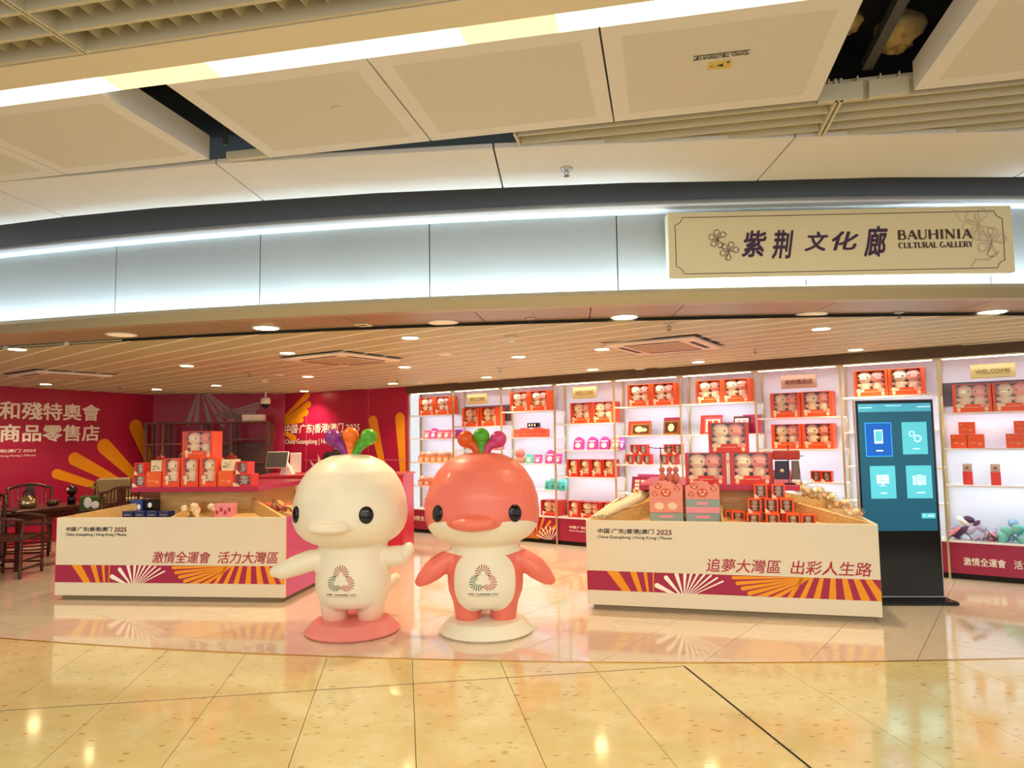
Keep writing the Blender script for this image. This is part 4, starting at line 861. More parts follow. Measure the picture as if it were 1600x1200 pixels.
def cream_box(x, w_, la):
    o = thing('patterned_box', la, 'box', LP(x, .58, ZT+.166), LA); t = MB(); t.cbox(0, w_, 0, .13, 0, .12, .002); part('carton', t, M_CREAMB, o)
    r_ = random.Random(int(x*100)); t = MB()
    for k in range(14): a, b = r_.uniform(.01, w_-.04), r_.uniform(.01, .1); t.box(a, a+r_.uniform(.008, .03), -.001, 0, b, b+.006)
    part('print', t, mat('olive_print', '6A5A2A', .5), o)
    o2 = thing('domed_jar', la.replace('patterned box', 'dark red jar lid').replace('cream', 'glossy'), 'jar', LP(x+w_/2, .66, ZT+.286), LA); t = MB(); t.lathe([(.05, 0), (.06, .012), (.055, .03), (.03, .045), (.012, .05)], n=16); part('lid', t, mat('red_lacquer', '8A1414', .15), o2); t = MB(); t.ell((0, 0, .056), (.01, .01, .01)); part('knob', t, M_BRASS, o2)
cream_box(.625, .125, 'cream patterned box on the left orange cube carton'); cream_box(1.44, .15, 'cream patterned box on the right orange cube carton')
o = thing('glass_lantern', 'small glass lantern behind the single plush boxes', 'lantern', LP(.87, .8, ZT), LA); t = MB(); t.box(-.04, .04, -.04, .04, 0, .34); part('body', t, mat('dark_glass', '241810', .1), o); t = MB(); t.lathe([(.05, .34), (.03, .36), (.01, .38)], n=4); part('cap', t, M_BRASS, o)
# left front tray: blue boxes, plush
BLU = mat('navy_box', '1C2C66', .35)
for k in range(4):
    o = thing('blue_box', 'navy blue flat box in the front left tray, place %s from the left' % ord_[k], 'box', LP(.5+k*.135, .3, .755), LA-.1, 'navy boxes in the left tray'); t = MB(); t.cbox(0, .125, 0, .1, 0, .1, .003); part('carton', t, BLU, o); t = MB(); t.box(.02, .105, -.001, .0, .06, .066); t.box(.03, .09, .02, .024, .1, .101); part('foil_line', t, M_GOLDP, o)
o = thing('blue_box', 'blue box with two white drawings behind the navy boxes', 'box', LP(.45, .5, .8), LA); t = MB(); t.cbox(0, .14, 0, .1, 0, .155, .003); part('carton', t, mat('royal_box', '2E4690', .35), o); t = MB(); t.ell((.045, -.001, .08), (.022, .002, .03), 10, 6); t.ell((.1, -.001, .08), (.022, .002, .03), 10, 6); part('print', t, M_WPRINT, o)
o = thing('black_box', 'black box with a white figure behind the navy boxes', 'box', LP(.62, .5, .8), LA); t = MB(); t.cbox(0, .115, 0, .1, 0, .155, .003); part('carton', t, M_EYE, o); t = MB(); t.ell((.057, -.001, .1), (.025, .002, .028), 10, 6); part('print', t, M_WPRINT, o)
def toypile(label, loc, rz, cols, seed, rx, h, n, group=None, name='small_plush'):
    r_ = random.Random(seed)
    for k in range(n):
        x = r_.uniform(-rx, rx); y = r_.uniform(-.09, .09); z = r_.uniform(0, h); c = cols[k % len(cols)]
        o = thing(name, label+', %s of the heap' % (['front left', 'front middle', 'front right', 'left side', 'middle', 'right side', 'top left', 'top', 'top right'][k % 9]), 'toy', (loc[0]+x*math.cos(rz), loc[1]+x*math.sin(rz)+y, loc[2]+z), rz+r_.uniform(-.5, .5), group)
        t = MB(); a = Matrix.Rotation(r_.uniform(-1.2, 1.2), 4, 'Y'); t.M = a; t.ell((0, 0, .03), (.038, .032, .032), 10, 7, 0); t.ell((0, 0, -.012), (.024, .02, .026), 8, 6, 1); part('body', t, [c, M_PLW], o)
        t = MB(); t.M = a; t.ell((-.015, -.029, .034), (.004, .004, .004), 6, 5); t.ell((.015, -.029, .034), (.004, .004, .004), 6, 5); part('eyes', t, M_EYE, o)
toypile('small plush in the left counter middle tray', LP(1.27, .42, .79), LA, [M_PLW, M_PLP, M_PLW], 4, .17, .09, 9)
o = thing('rose_box', 'rose patterned box in the middle tray of the left counter', 'box', LP(1.47, .4, .77), LA); t = MB(); t.cbox(0, .2, 0, .1, 0, .15, .003); part('carton', t, M_PINKB, o); t = MB()
for a in range(4): t.ell((.03+.045*a, -.001, .06+.03*(a % 2)), (.018, .002, .024), 10, 6)
part('print', t, mat('rose_print', 'C03A50', .5), o)
soft_pile('cloth_pile', 'folded red cloth lying in the right tray of the left counter', LP(2.0, .75, .8), LA, [mat('red_cloth', 'D86A58', .8), mat('tan_cloth', 'E0B070', .8)], 12, .22, .1, 18, 'cloth')
# goods on the right counter
put('double', RP(.882, .597, ZT-.004), RA, 'large double plush box, lower left of the right counter pyramid', 'double plush boxes on the right counter', (1.07, 1, 1.01), True)
put('double', RP(1.302, .597, ZT-.004), RA, 'large double plush box, lower right of the right counter pyramid', 'double plush boxes on the right counter', (1.08, 1, 1.01), True)
put('double', RP(1.108, .6, ZT+.302), RA, 'large red double plush box on top of the right counter pyramid', 'double plush boxes on the right counter', (1.05, 1, .95), True)
o = thing('white_box', 'narrow white upright box between the two lower plush boxes', 'box', RP(1.262, .61, ZT), RA); t = MB(); t.cbox(0, .036, 0, .2, 0, .3, .002); part('carton', t, M_WHITE, o); t = MB(); t.box(.004, .032, -.001, 0, .2, .23); part('print', t, M_PINKB, o)
mi = 0
for x, y, z, la in ((1.493, .40, .975, 'upper left'), (1.646, .40, .975, 'upper right'), (1.432, .34, .85, 'middle left'), (1.577, .34, .85, 'middle centre'), (1.708, .34, .85, 'middle right'), (1.416, .27, .722, 'lower first'), (1.577, .27, .722, 'lower second'), (1.749, .27, .722, 'lower third'), (1.874, .27, .722, 'lower fourth'), (1.29, .38, .73, 'behind left'), (1.235, .46, .73, 'far left')):
    put('mini', RP(x, y, z), RA+(.1 if 'behind' in la else 0), 'small orange window box in the right counter tray, '+la, 'small window boxes in the right tray')
for x, y, z, la in ((1.48, .39, .722, 'first'), (1.62, .39, .722, 'second'), (1.74, .39, .722, 'third'), (1.5, .45, .85, 'upper first'), (1.65, .45, .85, 'upper second')):
    put('mini', RP(x, y, z), RA, 'small orange window box in the back row under the stack, '+la, 'small window boxes in the right tray', (1, .55, 1))
SAL = mat('salmon_display', 'F0988A', .5); GRB = mat('blue_grey_box', '93A9A6', .5); ORP = mat('lion_print', 'D85A3C', .5)
def display_stack(x, lower, label):
    o = thing('counter_display_box', label+' on the right counter, lowest box', 'box', RP(x, .25, .70), RA); t = MB(); t.cbox(0, .3, 0, .18, 0, .15, .002); part('carton', t, GRB, o); t = MB(); t.box(.09, .21, -.001, 0, .105, .13); part('print', t, M_PINKB, o)
    m1 = lower
    o = thing('counter_display_box', label+' on the right counter, middle box', 'box', RP(x, .25, .852), RA); t = MB(); t.cbox(0, .3, 0, .18, 0, .123, .002); part('carton', t, m1, o)
    t = MB()
    if m1 is SAL:
        for a in (.085, .205): t.ell((a, -.001, .06), (.045, .002, .035), 14, 6)
    else: t.box(.1, .2, -.001, 0, .075, .1); t.box(0, .3, -.0008, 0, 0, .055)
    part('print', t, M_PRW if m1 is SAL else M_PINKB, o)
    o = thing('counter_display_box', label+', open top box with cut-out animal face header', 'box', RP(x, .25, .976), RA); t = MB(); t.box(0, .3, 0, .18, 0, .085); 
    prof = [(0, .085), (.3, .085), (.3, .12), (.27, .15), (.24, .125), (.21, .14), (.2, .165), (.17, .16), (.15, .175), (.12, .165), (.10, .17), (.07, .165), (.05, .14), (.0, .12)]
    n = len(prof); t.add([(a, .0, b) for a, b in prof]+[(a, .006, b) for a, b in prof], [tuple(range(n)), tuple(range(2*n-1, n-1, -1))]+[(i, n+i, n+(i+1) % n, (i+1) % n) for i in range(n)])
    part('carton', t, SAL, o); t = MB()
    for a, b, r_ in ((.08, .12, .035), (.15, .06, .05), (.25, .1, .03), (.05, .05, .03)): t.ell((a, -.001, b), (r_, .003, r_*.8), 14, 6, 0); t.ell((a-r_*.4, -.003, b+r_*.2), (r_*.22, .003, r_*.22), 8, 5, 1); t.ell((a+r_*.4, -.003, b+r_*.2), (r_*.22, .003, r_*.22), 8, 5, 1); t.ell((a, -.003, b-r_*.3), (r_*.45, .003, r_*.2), 8, 5, 1)
    part('print', t, [ORP, M_PRW], o)
display_stack(.56, SAL, 'salmon display stack'); display_stack(.885, GRB, 'blue-grey display stack')
def rack(x, y, h, arm, label, z=ZT):
    o = thing('jewelry_stand', label, 'stand', RP(x, y, z), RA); bk = mat('black_metal', '16100E', .35, .5)
    t = MB(); t.lathe([(.055, 0), (.055, .012), (.02, .016)], n=18); part('base', t, bk, o); t = MB(); t.tube([(0, 0, .01), (0, 0, h)], .005, 8); part('post', t, bk, o)
    t = MB()
    for q_ in (-1, 1): t.tube([(0, 0, arm[1]), (q_*arm[0]*.5, -.01, arm[1]+.004), (q_*arm[0], -.01, arm[1]+.016)], .004, 6)
    part('arm', t, bk, o); return o
rack(.645, .7, .36, (.12, .345), 'black T-shaped keychain stand at the left of the right counter top')
rack(1.82, .6, .37, (.13, .25), 'black T-shaped stand with hanging bags at the right end of the right counter top')
for k, x in enumerate((.66, .73, .79)):
    o = thing('keychain_charm', 'furry coral keychain charm on the stand, %s of three' % ['left', 'middle', 'right'][k], 'keychain', RP(x, .6, ZT), RA, 'keychain charms on the stand'); t = MB(); t.ell((0, 0, .06), (.035, .035, .06), 10, 8); t.ell((0, 0, .14), (.03, .03, .03), 10, 7); part('fur', t, mat('coral_fur', 'D8846A', .9, bump=1, bscale=90), o); t = MB(); t.tube([(0, 0, .165), (.005, 0, .2), (-.02, .05, .25)], .003, 6); part('loop', t, M_GOLDP, o)
t = MB(); t.cbox(-.12, .12, -.015, .015, .0, .085, .01); t.v = [(a, b+.012*math.sin(a*60), c) for a, b, c in t.v]
o = solo('hanging_cloth', t, mat('red_brocade', 'A8281C', .5, noise=.5, nscale=30), 'dark red brocade pouch hanging on the right stand', 'pouch', RP(1.8, .57, ZT+.23), RA)
for k, (x, w_, c) in enumerate(((1.69, .13, '2B2A44'), (1.84, .07, '6A5A55'))):
    o = thing('hanging_bag', ['navy drawstring bag hanging on the right stand', 'brown drawstring bag hanging on the right stand'][k], 'bag', RP(x, .55, ZT), RA)
    t = MB(); t.add([(0, 0, .05), (w_, 0, .05), (w_*.94, 0, .22), (w_*.06, 0, .22), (0, .03, .05), (w_, .03, .05), (w_*.94, .02, .22), (w_*.06, .02, .22)], [(0,1,2,3),(4,7,6,5),(0,4,5,1),(1,5,6,2),(2,6,7,3),(3,7,4,0)]); part('bag_body', t, mat('bag_'+c, c, .6), o)
    t = MB()
    for q_ in (.1, .9): t.tube([(w_*q_, 0, .21), (w_*(.5+(q_-.5)*1.3), -.005, .1), (w_*(.5+(q_-.5)*1.6), -.005, .0)], .0025, 5)
    part('drawstring', t, M_BLKTXT, o)
    if k == 0: t = MB(); t.ell((w_/2, -.002, .13), (.018, .003, .018), 10, 6); part('badge', t, M_GOLDP, o)
# snack packets in the right tray, scarves in the left tray of the right counter
r_ = random.Random(21)
for k in range(34):
    a = r_.uniform(0, 1); x = 1.86+.5*a+r_.uniform(-.03, .05); y = 1.3-.95*a+r_.uniform(-.12, .12); z = 1.035-.2*a+r_.uniform(-.02, .06)
    o = thing('snack_packet', 'clear packet of cream puffed sweets heaped on the right counter', 'packet', RP(x, y, z), RA+r_.uniform(-1, 1), 'clear snack packets')
    t = MB()
    for q_ in range(7): t.ell((r_.uniform(-.04, .04), r_.uniform(-.03, .03), r_.uniform(0, .03)), (r_.uniform(.016, .026),)*3, 7, 5, 0 if r_.random() < .8 else 1)
    part('sweets', t, [mat('sweet_cream', 'FBEFC8', .6), mat('sweet_peach', 'F0B490', .6)] if k % 6 else [mat('sweet_peach', 'F0B490', .6), mat('sweet_olive', 'B8B868', .6)], o)
    t = MB(); t.ell((0, 0, .02), (.07, .055, .04), 9, 6); t.v = [(p[0]+r_.uniform(-.012, .012), p[1]+r_.uniform(-.012, .012), p[2]+r_.uniform(-.012, .012)) for p in t.v]; t.sm = [False]*len(t.sm); part('clear_wrapper', t, M_BAG, o)
SC1 = mat('scarf_sage', 'BFC2A2', .85); SC2 = mat('scarf_cream', 'E8DDBE', .85)
for k in range(7):
    o = solo('folded_scarf', MB().tube([(0, 0, 0), (.12, .2, .06), (.28, .45, .12), (.42, .68, .2)], [.016, .032, .04, .034], 8), SC1 if k % 2 else SC2, '%s scarf draped along the left tray edge, %s layer from the outside' % (['cream', 'sage green'][k % 2], ord_[k]), 'scarf', RP(.03+k*.022, .06+.015*(6-k), .80+.006*k), RA, 'scarves in the left tray')
for k in range(6):
    a = k*.9; t = MB(); t.tube([(.05*math.cos(a+q_*.5), .035*math.sin(a+q_*.5), .02*math.sin(q_*1.3)) for q_ in range(12)], .008, 6)
    solo('cord_bracelet', t, mat('cord_tan', 'E0BE84', .8), 'tan knotted cord bundle heaped beside the scarves, %s from the left' % ord_[k], 'cord', RP(.42+.035*k, .72-.03*k, 1.01-.012*(k % 3)), RA, 'cord bundles')

# ================================================================== TOUCH SCREEN KIOSK
kz = thing('touch_kiosk', 'tall black touch screen kiosk with teal menu of four tiles', 'kiosk', (3.225, 6.74, 0), R(-4.1))
KW, KH = .70, 1.86
t = MB(); t.cbox(0, KW, 0, .055, .05, KH, .004); part('slab', t, M_KBLK, kz)
t = MB(); t.box(-.006, .0, .002, .053, .05, KH); t.box(KW, KW+.006, .002, .053, .05, KH); t.box(0, KW, -.003, .0, .052, .058); t.box(-.006, KW+.006, .002, .053, KH, KH+.006); part('silver_edge', t, M_KSIL, kz)
t = MB(); t.cbox(.02, KW+.07, -.13, .12, 0, .03, .008); t.box(0, KW, -.02, .08, .03, .052); part('foot_plate', t, M_KBLK, kz)
scn = part('screen', MB().box(.02, KW-.02, -.002, 0, .65, KH-.03), M_SCR, kz)
def K(px, py): return ((px-200)/395*(KW-.04)+.02, KH-.03-(py-97)/680*(KH-.68))
def kbox(x0, y0, x1, y1, d=0): a = K(x0, y0); b = K(x1, y1); return (a[0], b[0], -.0035-d, -.002-d, b[1], a[1])
part('header_bar', MB().box(*kbox(201, 98, 594, 142)), M_SCH, kz)
t = MB(); t.box(*kbox(236, 203, 372, 378)); tile0 = part('menu_tile', t, M_ICOB, kz)
t = MB()
for a in ((232, 199, 376, 203), (232, 378, 376, 382), (232, 199, 236, 382), (372, 199, 376, 382)): t.box(*kbox(*a))
part('selection_ring', t, M_ICR, kz)
for a in ((432, 199, 566, 372), (248, 432, 384, 606), (442, 432, 578, 606), (512, 684, 586, 712)): part('menu_tile', MB().box(*kbox(*a)), M_ICO, kz)
t = MB()
for a in ((205, 117, 222, 121), (226, 117, 275, 121), (348, 108, 437, 111), (520, 116, 592, 120), (288, 347, 325, 354), (487, 340, 522, 345), (300, 574, 334, 580), (494, 573, 537, 579), (545, 695, 578, 701), (281, 238, 327, 312), (282, 480, 347, 526), (310, 528, 318, 536), (296, 536, 332, 539), (476, 486, 494, 534), (500, 481, 522, 536), (527, 486, 545, 534)): t.box(*kbox(*a, .002))
for cx, cy, r_ in ((483, 262, 15), (514, 288, 19)):
    c = K(cx, cy); rad = r_/395*(KW-.04); pts = []
    for k in range(32): rr_ = rad*(1.0 if (k//2) % 2 else .82); pts.append((c[0]+rr_*math.cos(2*math.pi*k/32), c[1]+rr_*math.sin(2*math.pi*k/32)))
    ribbon(t, pts, rad*.28, y=-.0056, closed=True)
c = K(526, 697); t.ell((c[0], -.0055, c[1]), (.009, .001, .009), 10, 5)
part('screen_icons', t, M_ICW, kz)
t = MB()
for a in ((286, 245, 322, 300), (295, 490, 330, 494), (295, 508, 330, 512), (480, 492, 490, 496), (480, 504, 490, 508), (480, 516, 490, 520), (505, 490, 517, 495), (505, 502, 517, 507), (505, 514, 517, 519), (531, 492, 541, 496), (531, 504, 541, 508), (531, 516, 541, 520)): t.box(*kbox(*a, .004))
part('icon_details', t, M_ICO, kz)

# ================================================================== STATUES (plain round-headed figures on bases)
def remeshed(mb, voxel=.014, name='body'):
    me = mb.mesh('tmp', M_WHITE); ob = bpy.data.objects.new('tmp', me); COL.objects.link(ob)
    md = ob.modifiers.new('r', 'REMESH'); md.mode = 'VOXEL'; md.voxel_size = voxel; md.use_smooth_shade = True
    sm = ob.modifiers.new('s', 'SMOOTH'); sm.factor = .5; sm.iterations = 9
    bpy.context.view_layer.update(); dg = bpy.context.evaluated_depsgraph_get(); out = bpy.data.meshes.new_from_object(ob.evaluated_get(dg)); out.name = name
    bpy.data.objects.remove(ob); out.materials.clear()
    for p in out.polygons: p.use_smooth = True
    return out
def statue_mat(name, kind):
    m = bpy.data.materials.new(name); m.use_nodes = True; nt = m.node_tree; b = nt.nodes['Principled BSDF']; b.inputs['Roughness'].default_value = .42; b.inputs['Coat Weight'].default_value = .15
    L = nt.links.new; tc = nt.nodes.new('ShaderNodeTexCoord'); sep = nt.nodes.new('ShaderNodeSeparateXYZ'); L(tc.outputs['Object'], sep.inputs[0])
    def mth(op, a, b_=None, c=None):
        n = nt.nodes.new('ShaderNodeMath'); n.operation = op
        for i, v in enumerate((a, b_, c)):
            if v is None: continue
            if isinstance(v, (int, float)): n.inputs[i].default_value = v
            else: L(v, n.inputs[i])
        return n.outputs[0]
    x, y, z = sep.outputs; mx = nt.nodes.new('ShaderNodeMix'); mx.data_type = 'RGBA'; L(mx.outputs[2], b.inputs['Base Color'])
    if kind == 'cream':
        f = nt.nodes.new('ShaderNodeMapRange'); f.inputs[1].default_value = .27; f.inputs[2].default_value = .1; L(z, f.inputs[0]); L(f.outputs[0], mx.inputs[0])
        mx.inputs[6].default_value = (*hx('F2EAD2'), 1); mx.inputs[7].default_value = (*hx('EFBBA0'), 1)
    else:
        def ell(cx, cz, rx, rz): return mth('ADD', mth('POWER', mth('ABSOLUTE', mth('DIVIDE', mth('SUBTRACT', x, cx), rx)), 2.6), mth('POWER', mth('ABSOLUTE', mth('DIVIDE', mth('SUBTRACT', z, cz), rz)), 2.6))
        e = mth('MINIMUM', ell(-.27, .79, .2, .125), ell(.24, .79, .21, .125)); e = mth('MINIMUM', e, ell(-.02, .74, .40, .12)); e = mth('MAXIMUM', e, mth('SUBTRACT', 2.2, ell(-.07, .912, .2, .06))); e = mth('MINIMUM', e, ell(.0, .42, .245, .245))
        inside = mth('LESS_THAN', e, 1); inside = mth('MULTIPLY', inside, mth('LESS_THAN', y, -.03)); L(inside, mx.inputs[0])
        mx.inputs[6].default_value = (*hx('EE7866'), 1); mx.inputs[7].default_value = (*hx('F2EAD2'), 1)
    return m
def emblem(parent, me, cx, cz, s, ymin_side=-1):
    bm = bmesh.new(); bm.from_mesh(me); bvh = BVHTree.FromBMesh(bm)
    def proj(px, pz):
        h = bvh.ray_cast(Vector((px, -2, pz)), Vector((0, 1, 0)))
        return (px, (h[0].y if h[0] else -.3)-.003, pz)
    def flat(polys, m, name):
        t = MB()
        for pts in polys: t.add([proj(a, b) for a, b in pts], [tuple(range(len(pts)))])
        part(name, t, m, parent)
    cols = [(mat('emblem_red', 'A02A18', .5), -.0, .36, 90, 0), (mat('emblem_green', '0C5E30', .5), -.36, -.22, 208, 1), (mat('emblem_crimson', 'B81E38', .5), .36, -.22, -28, 2)]
    for m, ox, oz, a0, k in cols:
        P = []
        for j_ in range(12):
            a = R(a0-108+j_*216/11); c, s_ = math.cos(a), math.sin(a)
            ax, az = cx+ox*s, cz+oz*s; r0, r1 = .16*s, .6*s*(1-.16*abs(j_-5.5)/5.5); w0, w1 = .01*s, .036*s
            if (ax+c*r1-cx)**2+(az+s_*r1-cz)**2 < (.42*s)**2: continue
            P.append([(ax+c*r0-s_*w0, az+s_*r0+c*w0), (ax+c*r0+s_*w0, az+s_*r0-c*w0), (ax+c*r1+s_*w1, az+s_*r1-c*w1), (ax+c*(r1+w1), az+s_*(r1+w1)), (ax+c*r1-s_*w1, az+s_*r1+c*w1)])
        flat(P, m, 'emblem_rays')
    for body, z0, z1, bold in (('中国·广东|香港|澳门 2025', cz-s*1.1, cz-s*.97, .012), ('China·Guangdong | Hong Kong | Macao', cz-s*1.2, cz-s*1.13, .004)):
        tm, a, b, c, d = tmesh(body, bold, .1); tm = tm.copy()
        for v in tm.vertices:
            px = cx-s*1.05+(v.co.x-a)/(b-a)*s*2.1; pz = z0+(v.co.y-c)/(d-c)*(z1-z0); v.co = proj(px, pz)
        tm.materials.clear(); tm.materials.append(M_BLKTXT); link('lettering', tm, parent)
    bm.free()
def statue(label, loc, kind):
    o = thing('figure_statue', label, 'statue', loc); t = MB()
    # head: broad dome, full cheeks
    prof = []
    for k in range(13):
        a = math.pi*k/12; z = -math.cos(a); r = math.sin(a)**(.58 if z < 0 else .8); prof.append((r*.475, (.95+(.262*z if z < 0 else .50*z))))
    t.lathe([(max(r, .002), z) for r, z in prof], (-.02, 0, 0), 40, 1.0, .86)
    # body
    bp = [(.10, .195), (.235, .205), (.275, .25), (.305, .33), (.312, .42), (.298, .52), (.282, .62), (.28, .72), (.2, .8)]
    t.lathe(bp, (0, .02, 0), 36, 1.0, .82)
    for q_ in (-1, 1): t.lathe([(.1, .085), (.104, .12), (.118, .2), (.13, .3)], (q_*.145, 0, 0), 20, 1, 1.1)
    if kind == 'cream':
        t.tube([(-.2, -.02, .60), (-.33, -.05, .585), (-.45, -.08, .545), (-.56, -.1, .505), (-.65, -.1, .505)], [.07, .09, .085, .07, .035], 14)
        t.tube([(.22, 0, .60), (.33, -.03, .60), (.43, -.05, .62), (.475, -.05, .67), (.47, -.05, .72)], [.07, .09, .085, .06, .03], 14)
    else:
        for q_ in (-1, 1): t.tube([(q_*.2, -.0, .62), (q_*.31, -.03, .575), (q_*.42, -.05, .50), (q_*.5, -.06, .43), (q_*.56, -.06, .385)], [.06, .085, .09, .065, .028], 14)
    t.tube([(.12, .3, .3), (.2, .42, .28), (.3, .5, .34)], [.09, .06, .05], 10) if kind == 'cream' else t.tube([(0, .2, .3), (0, .4, .25)], [.1, .05], 10)
    look = -.1 if kind == 'cream' else -.07
    t.ell((look, -.395, .905 if kind != 'cream' else .88), (.185, .12, .048 if kind == 'cream' else .062), 20, 12)
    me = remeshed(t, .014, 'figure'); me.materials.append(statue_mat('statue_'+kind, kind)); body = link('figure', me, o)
    # eyes set into the surface
    bm = bmesh.new(); bm.from_mesh(me); bvh = BVHTree.FromBMesh(bm)
    for ex in ((-.405, .185) if kind == 'cream' else (-.36, .25)):
        c = Vector((0, 0, .99)); dir_ = Vector((ex, 0, .975))
        h = bvh.ray_cast(Vector((ex, -2, .975)), Vector((0, 1, 0))); nrm = h[1]; p = h[0]; q_ = nrm.to_track_quat('Y', 'Z').to_matrix()
        e = MB(); e.ell((0, 0, 0), (.058, .02, .068), 22, 12, 0, q_); part('eye', e, M_EYE, o, tuple(p))
    bm.free()
    # tuft of three plain rounded knobs
    cols = ((-.15, '8A2F86', 1.585), (0.0, 'F07018', 1.6), (.15, '4FA828', 1.585)) if kind == 'cream' else ((-.13, 'E05A18', 1.555), (0, '4FA828', 1.575), (.14, 'D0407C', 1.55))
    for x, c, z in cols:
        e = MB(); e.tube([(x*.12-.02, 0, 1.42), (x*.45-.02, 0, 1.5), (x*.9-.02, 0, z-.02)], [.035, .04, .055], 12); e.ell((x-.02, 0, z), (.07, .062, .07), 18, 12); part('tuft_knob', e, mat('knob_'+c, c, .3), o)
    # base
    e = MB(); e.lathe([(.36, 0), (.382, .012), (.385, .02), (.31, .098), (.295, .104), (.0, .104)], n=56, m=0, smooth=False); part('base', e, mat('base_pink', 'F08A80', .4) if kind == 'cream' else mat('base_cream', 'EFE8D0', .4), o, (0, 0, 0))
    emblem(o, me, -.045 if kind == 'cream' else -.01, .455, .115)
    return o
statue('cream-white rounded figure statue on a pink round base, arm spread to the left', (-1.338, 6.02, 0), 'cream')
statue('coral pink rounded figure statue with cream belly on a cream round base', (-.241, 5.97, 0), 'pink')

# ================================================================== CASH DESK, STAFF, RACK
desk = thing('cash_desk', 'red cash desk with white lettering behind the left counter', 'desk', (-3.6, 10.0, 0), R(-4))
t = MB(); t.cbox(0, 2.1, 0, .7, 0, 1.07, .004); part('desk_body', t, mat('desk_red', 'D0203C', .35), desk); t = MB(); t.cbox(-.02, 2.12, -.02, .72, 1.07, 1.10, .004); part('desk_top', t, mat('desk_top_red', 'C83A48', .35), desk)
text('十五運會和殘特奧會', M_WPRINT, desk, .04, .95, .88, .98, -.001, .012); text('全運會特許商品零售店', M_WPRINT, desk, .04, .95, .74, .84, -.001, .012)
mon = thing('cash_register', 'white point of sale terminal with grey screen on the cash desk', 'terminal', (-3.32, 10.12, 1.1), R(-8))
t = MB(); t.M = Matrix.Translation((0, 0, .2)) @ Matrix.Rotation(R(-18), 4, 'X'); t.cbox(-.16, .16, 0, .03, -.11, .13, .006); part('monitor', t, M_WHITE, mon)
t = MB(); t.M = Matrix.Translation((0, 0, .2)) @ Matrix.Rotation(R(-18), 4, 'X'); t.box(-.15, .15, -.003, 0, -.1, .12); part('screen', t, mat('grey_screen', '5A5A5A', .15), mon)
t = MB(); t.add([(.02, .05, 0), (.2, .05, 0), (.1, .07, .2), (.06, .07, .2), (.02, .2, 0), (.2, .2, 0), (.1, .1, .2), (.06, .1, .2)], [(0,1,2,3),(4,7,6,5),(0,4,5,1),(1,5,6,2),(2,6,7,3),(3,7,4,0)]); part('stand', t, M_WHITE, mon)
t = MB(); t.cbox(.12, .28, .16, .19, .02, .3, .005); part('customer_display', t, M_WHITE, mon)
o = thing('paper_bundle', 'crumpled white and black pointed paper wrap on the cash desk', 'paper', (-2.68, 10.15, 1.1), 0); t = MB()
for a, b in ((-.14, .2), (-.05, .28), (.05, .22), (.14, .24)): t.add([(a*.4-.05, 0, 0), (a*.4+.06, .02, 0), (a*1.3, -.02, b)], [(0, 1, 2)], 0); t.add([(a*.4-.03, .03, 0), (a*.4+.08, .04, 0), (a*1.2+.05, .03, b*.8)], [(0, 1, 2)], 1)
part('wrapping_paper', t, [M_WHITE, M_EYE], o)
# staff member behind the desk
pr = thing('person', 'person with dark hair and black jacket standing behind the cash desk', 'person', (-2.68, 11.0, 0), R(10))
bm = bmesh.new(); J = {'pelvis': (0, 0, .92, .13), 'waist': (0, 0, 1.08, .12), 'chest': (0, 0, 1.28, .145), 'neck': (0, 0, 1.42, .05), 'head0': (0, -.01, 1.48, .07), 'head1': (0, -.02, 1.56, .085), 'head2': (0, 0, 1.62, .07),
    'sl': (-.17, 0, 1.36, .06), 'el': (-.23, -.03, 1.1, .045), 'wl': (-.17, -.22, 1.08, .032), 'hl': (-.13, -.3, 1.12, .035), 'sr': (.17, 0, 1.36, .06), 'er': (.23, -.03, 1.1, .045), 'wr': (.17, -.22, 1.08, .032), 'hr': (.13, -.3, 1.12, .035),
    'tl': (-.1, 0, .85, .095), 'kl': (-.11, -.01, .48, .06), 'al': (-.11, .02, .09, .042), 'fl': (-.12, -.13, .04, .04), 'tr': (.1, 0, .85, .095), 'kr': (.11, -.01, .48, .06), 'ar': (.11, .02, .09, .042), 'fr': (.12, -.13, .04, .04)}
Ed = ['pelvis waist', 'waist chest', 'chest neck', 'neck head0', 'head0 head1', 'head1 head2', 'chest sl', 'sl el', 'el wl', 'wl hl', 'chest sr', 'sr er', 'er wr', 'wr hr', 'pelvis tl', 'tl kl', 'kl al', 'al fl', 'pelvis tr', 'tr kr', 'kr ar', 'ar fr']
me = bpy.data.meshes.new('body'); ks = list(J); me.from_pydata([J[k][:3] for k in ks], [tuple(ks.index(q_) for q_ in e.split()) for e in Ed], [])
ob = bpy.data.objects.new('tmp', me); COL.objects.link(ob); ob.modifiers.new('skin', 'SKIN'); sb = ob.modifiers.new('sub', 'SUBSURF'); sb.levels = 2
if not me.skin_vertices: me.attributes
for i, k in enumerate(ks): sv = me.skin_vertices[0].data[i]; sv.radius = (J[k][3], J[k][3]*(.75 if k in ('chest', 'waist', 'pelvis') else 1)); sv.use_root = (k == 'pelvis')
bpy.context.view_layer.update(); bme = bpy.data.meshes.new_from_object(ob.evaluated_get(bpy.context.evaluated_depsgraph_get())); bpy.data.objects.remove(ob)
SK = mat('skin', 'D8A98A', .5); BKc = mat('black_cloth', '17151A', .75); bme.materials.clear(); bme.materials.append(SK); bme.materials.append(BKc); bme.materials.append(mat('dark_trousers', '202028', .8))
for p in bme.polygons:
    c = p.center; p.use_smooth = True; hand = c.y < -.2 and c.z > 1.0
    p.material_index = 0 if (c.z > 1.43 or hand) else (1 if c.z > .9 else 2)
link('body', bme, pr)
